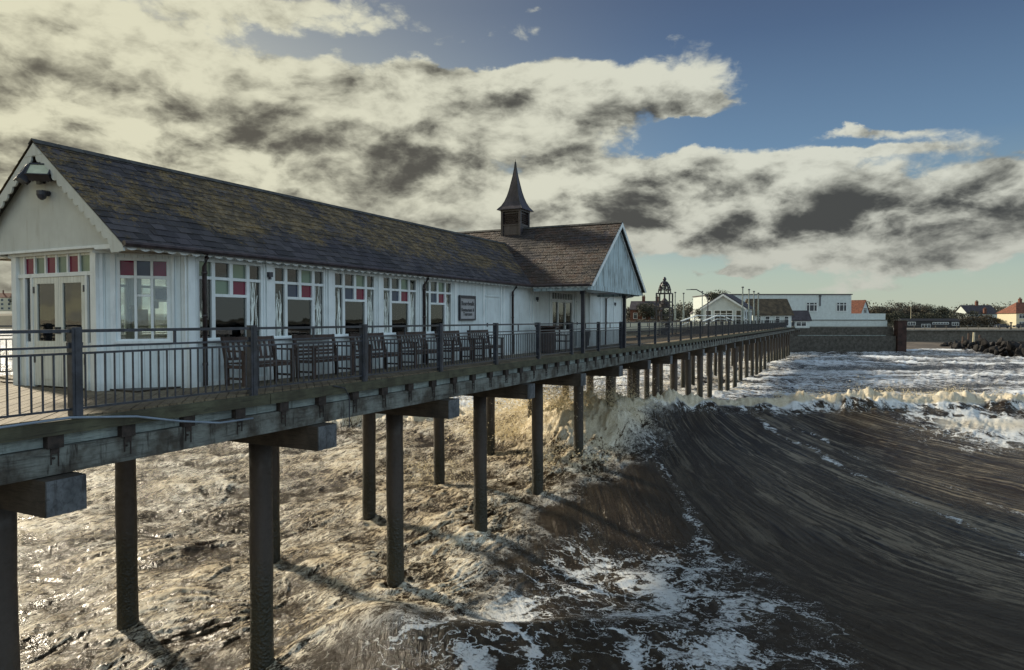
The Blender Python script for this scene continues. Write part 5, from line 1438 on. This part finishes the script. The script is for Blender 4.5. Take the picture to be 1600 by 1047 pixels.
# flagpole, promenade lamp, cars
mb = MB(); P = W(135.5, 232); mb.tube([(P.x, P.y, -1.5), (P.x, P.y, 5.2)], [.12, .06], 8); mb.tube([(P.x, P.y, 5.2), (P.x, P.y, 5.4)], .12, 8)
o = mb.build('flagpole', M['cream_far']); tag(o, 'bare pale flagpole standing behind the black hut', 'flagpole')
mb = MB(); P = W(140.7, 192.5); mb.tube([(P.x, P.y, -1.6), (P.x, P.y, -.3), (P.x, P.y, .1)], [.22, .2, .12], 8); mb.box(P.x - .3, P.x + .3, P.y - .2, P.y + .2, .1, .5)
o = mb.build('telescope', M['dark_metal']); tag(o, 'dark post top viewer standing on the sea wall near the right edge', 'telescope')
mb = MB(); P = W(97.5, 186.5); mb.tube([(P.x, P.y, -5), (P.x, P.y, .7)], .16, 8); mb.box(P.x - .3, P.x + .3, P.y - .05, P.y + .05, .5, .9); o = mb.build('marker_post', M['cream_far']); tag(o, 'pale marker post just right of the brick pillar', 'post')
def car(xi, z, label):
    t = thing('parked_car', label, 'car', W(xi, z) + UP * -1.54, 'cars parked by the cream house'); loc = Vector(t.location)
    def pr(pts, w0, w1): 
        mb = MB(); mb.prism([loc + CU * a + CV * w0 + UP * b_ for a, b_ in pts], CV * (w1 - w0)); return mb
    pr([(-2, .3), (-2.05, .75), (-1.9, .9), (-1.1, .98), (1.1, 1.0), (1.95, .9), (2.05, .7), (2, .3)], -.85, .85).build('body', M['carpaint'], t, t)
    pr([(-1.15, 1.0), (-.6, 1.42), (.7, 1.45), (1.2, 1.02)], -.72, .72).build('cabin', M['pane_dark'], t, t)
    for q in (-1.25, 1.25):
        mb = MB()
        mb.tube([loc + CU * q + CV * -.88 + UP * .32, loc + CU * q + CV * -.68 + UP * .32], .32, 12); mb.build('wheel', M['black'], t, t)
    pr([(-2.06, .6), (-2.06, .72), (-1.9, .72), (-1.9, .6)], -.8, -.5).build('headlight', M['lens'], t, t)
car(153.5, 214, 'dark parked car left of the pair before the cream house'); car(159.5, 214, 'dark parked car right of the pair before the cream house')

# rock groyne
rnd = random.Random(11)
def rock(P, s, seed):
    import bmesh
    bm = bmesh.new(); bmesh.ops.create_icosphere(bm, subdivisions=2, radius=1); r2 = random.Random(seed)
    pl = [(Vector((r2.gauss(0, 1), r2.gauss(0, 1), r2.gauss(0, 1))).normalized(), r2.uniform(.45, .8)) for _ in range(9)]
    for v in bm.verts:
        for n_, d in pl:
            e = v.co.dot(n_)
            if e > d: v.co -= n_ * (e - d) * .9
        v.co = Vector((v.co.x * s[0], v.co.y * s[1], v.co.z * s[2]))
    me = bpy.data.meshes.new('rock'); bm.to_mesh(me); bm.free(); me.materials.append(M['rock'])
    o = bpy.data.objects.new('rock', me); COL.objects.link(o); o.location = P; o.rotation_euler = (r2.uniform(0, 6), r2.uniform(0, 6), r2.uniform(0, 6))
    tag(o, 'dark wet boulder in the rock groyne before the sea wall', 'rock', 'boulders of the rock groyne')
for i in range(130):
    q = rnd.random(); xi = 113 - 19 * q + rnd.uniform(-2.5, 3.5); z = 174 - 50 * q + rnd.uniform(-4.0, 4.0)
    hgt = 2.3 * min(1, .25 + q * 3) * (1 if abs(z - (174 - 50 * q)) < 2.5 else .5)
    P = W(xi, z) + UP * (-5.9 + rnd.random() * hgt); s = rnd.uniform(.5, 1.15)
    rock(P, (s * rnd.uniform(.8, 1.5), s, s * rnd.uniform(.5, .9)), i)
for k, (xi, h) in enumerate(((115.0, -2.2), (116.3, -2.0), (117.8, -2.6), (113.6, -3.0))):
    P = W(xi, 172); mb = MB(); mb.tube([(P.x, P.y, -6), (P.x + .1, P.y, h)], [.3, .24], 8); o = mb.build('groyne_post', M['cream_far' if k == 1 else 'teak'])  # one stump gets a pale colour standing in for sunlight
    tag(o, ['dark timber stump among the rocks, second from left', 'timber stump coloured pale yellow like sunlit wood, standing up from the rocks', 'dark timber stump right of the pale one in the rocks', 'shortest dark timber stump at the left of the rocks'][k], 'post')
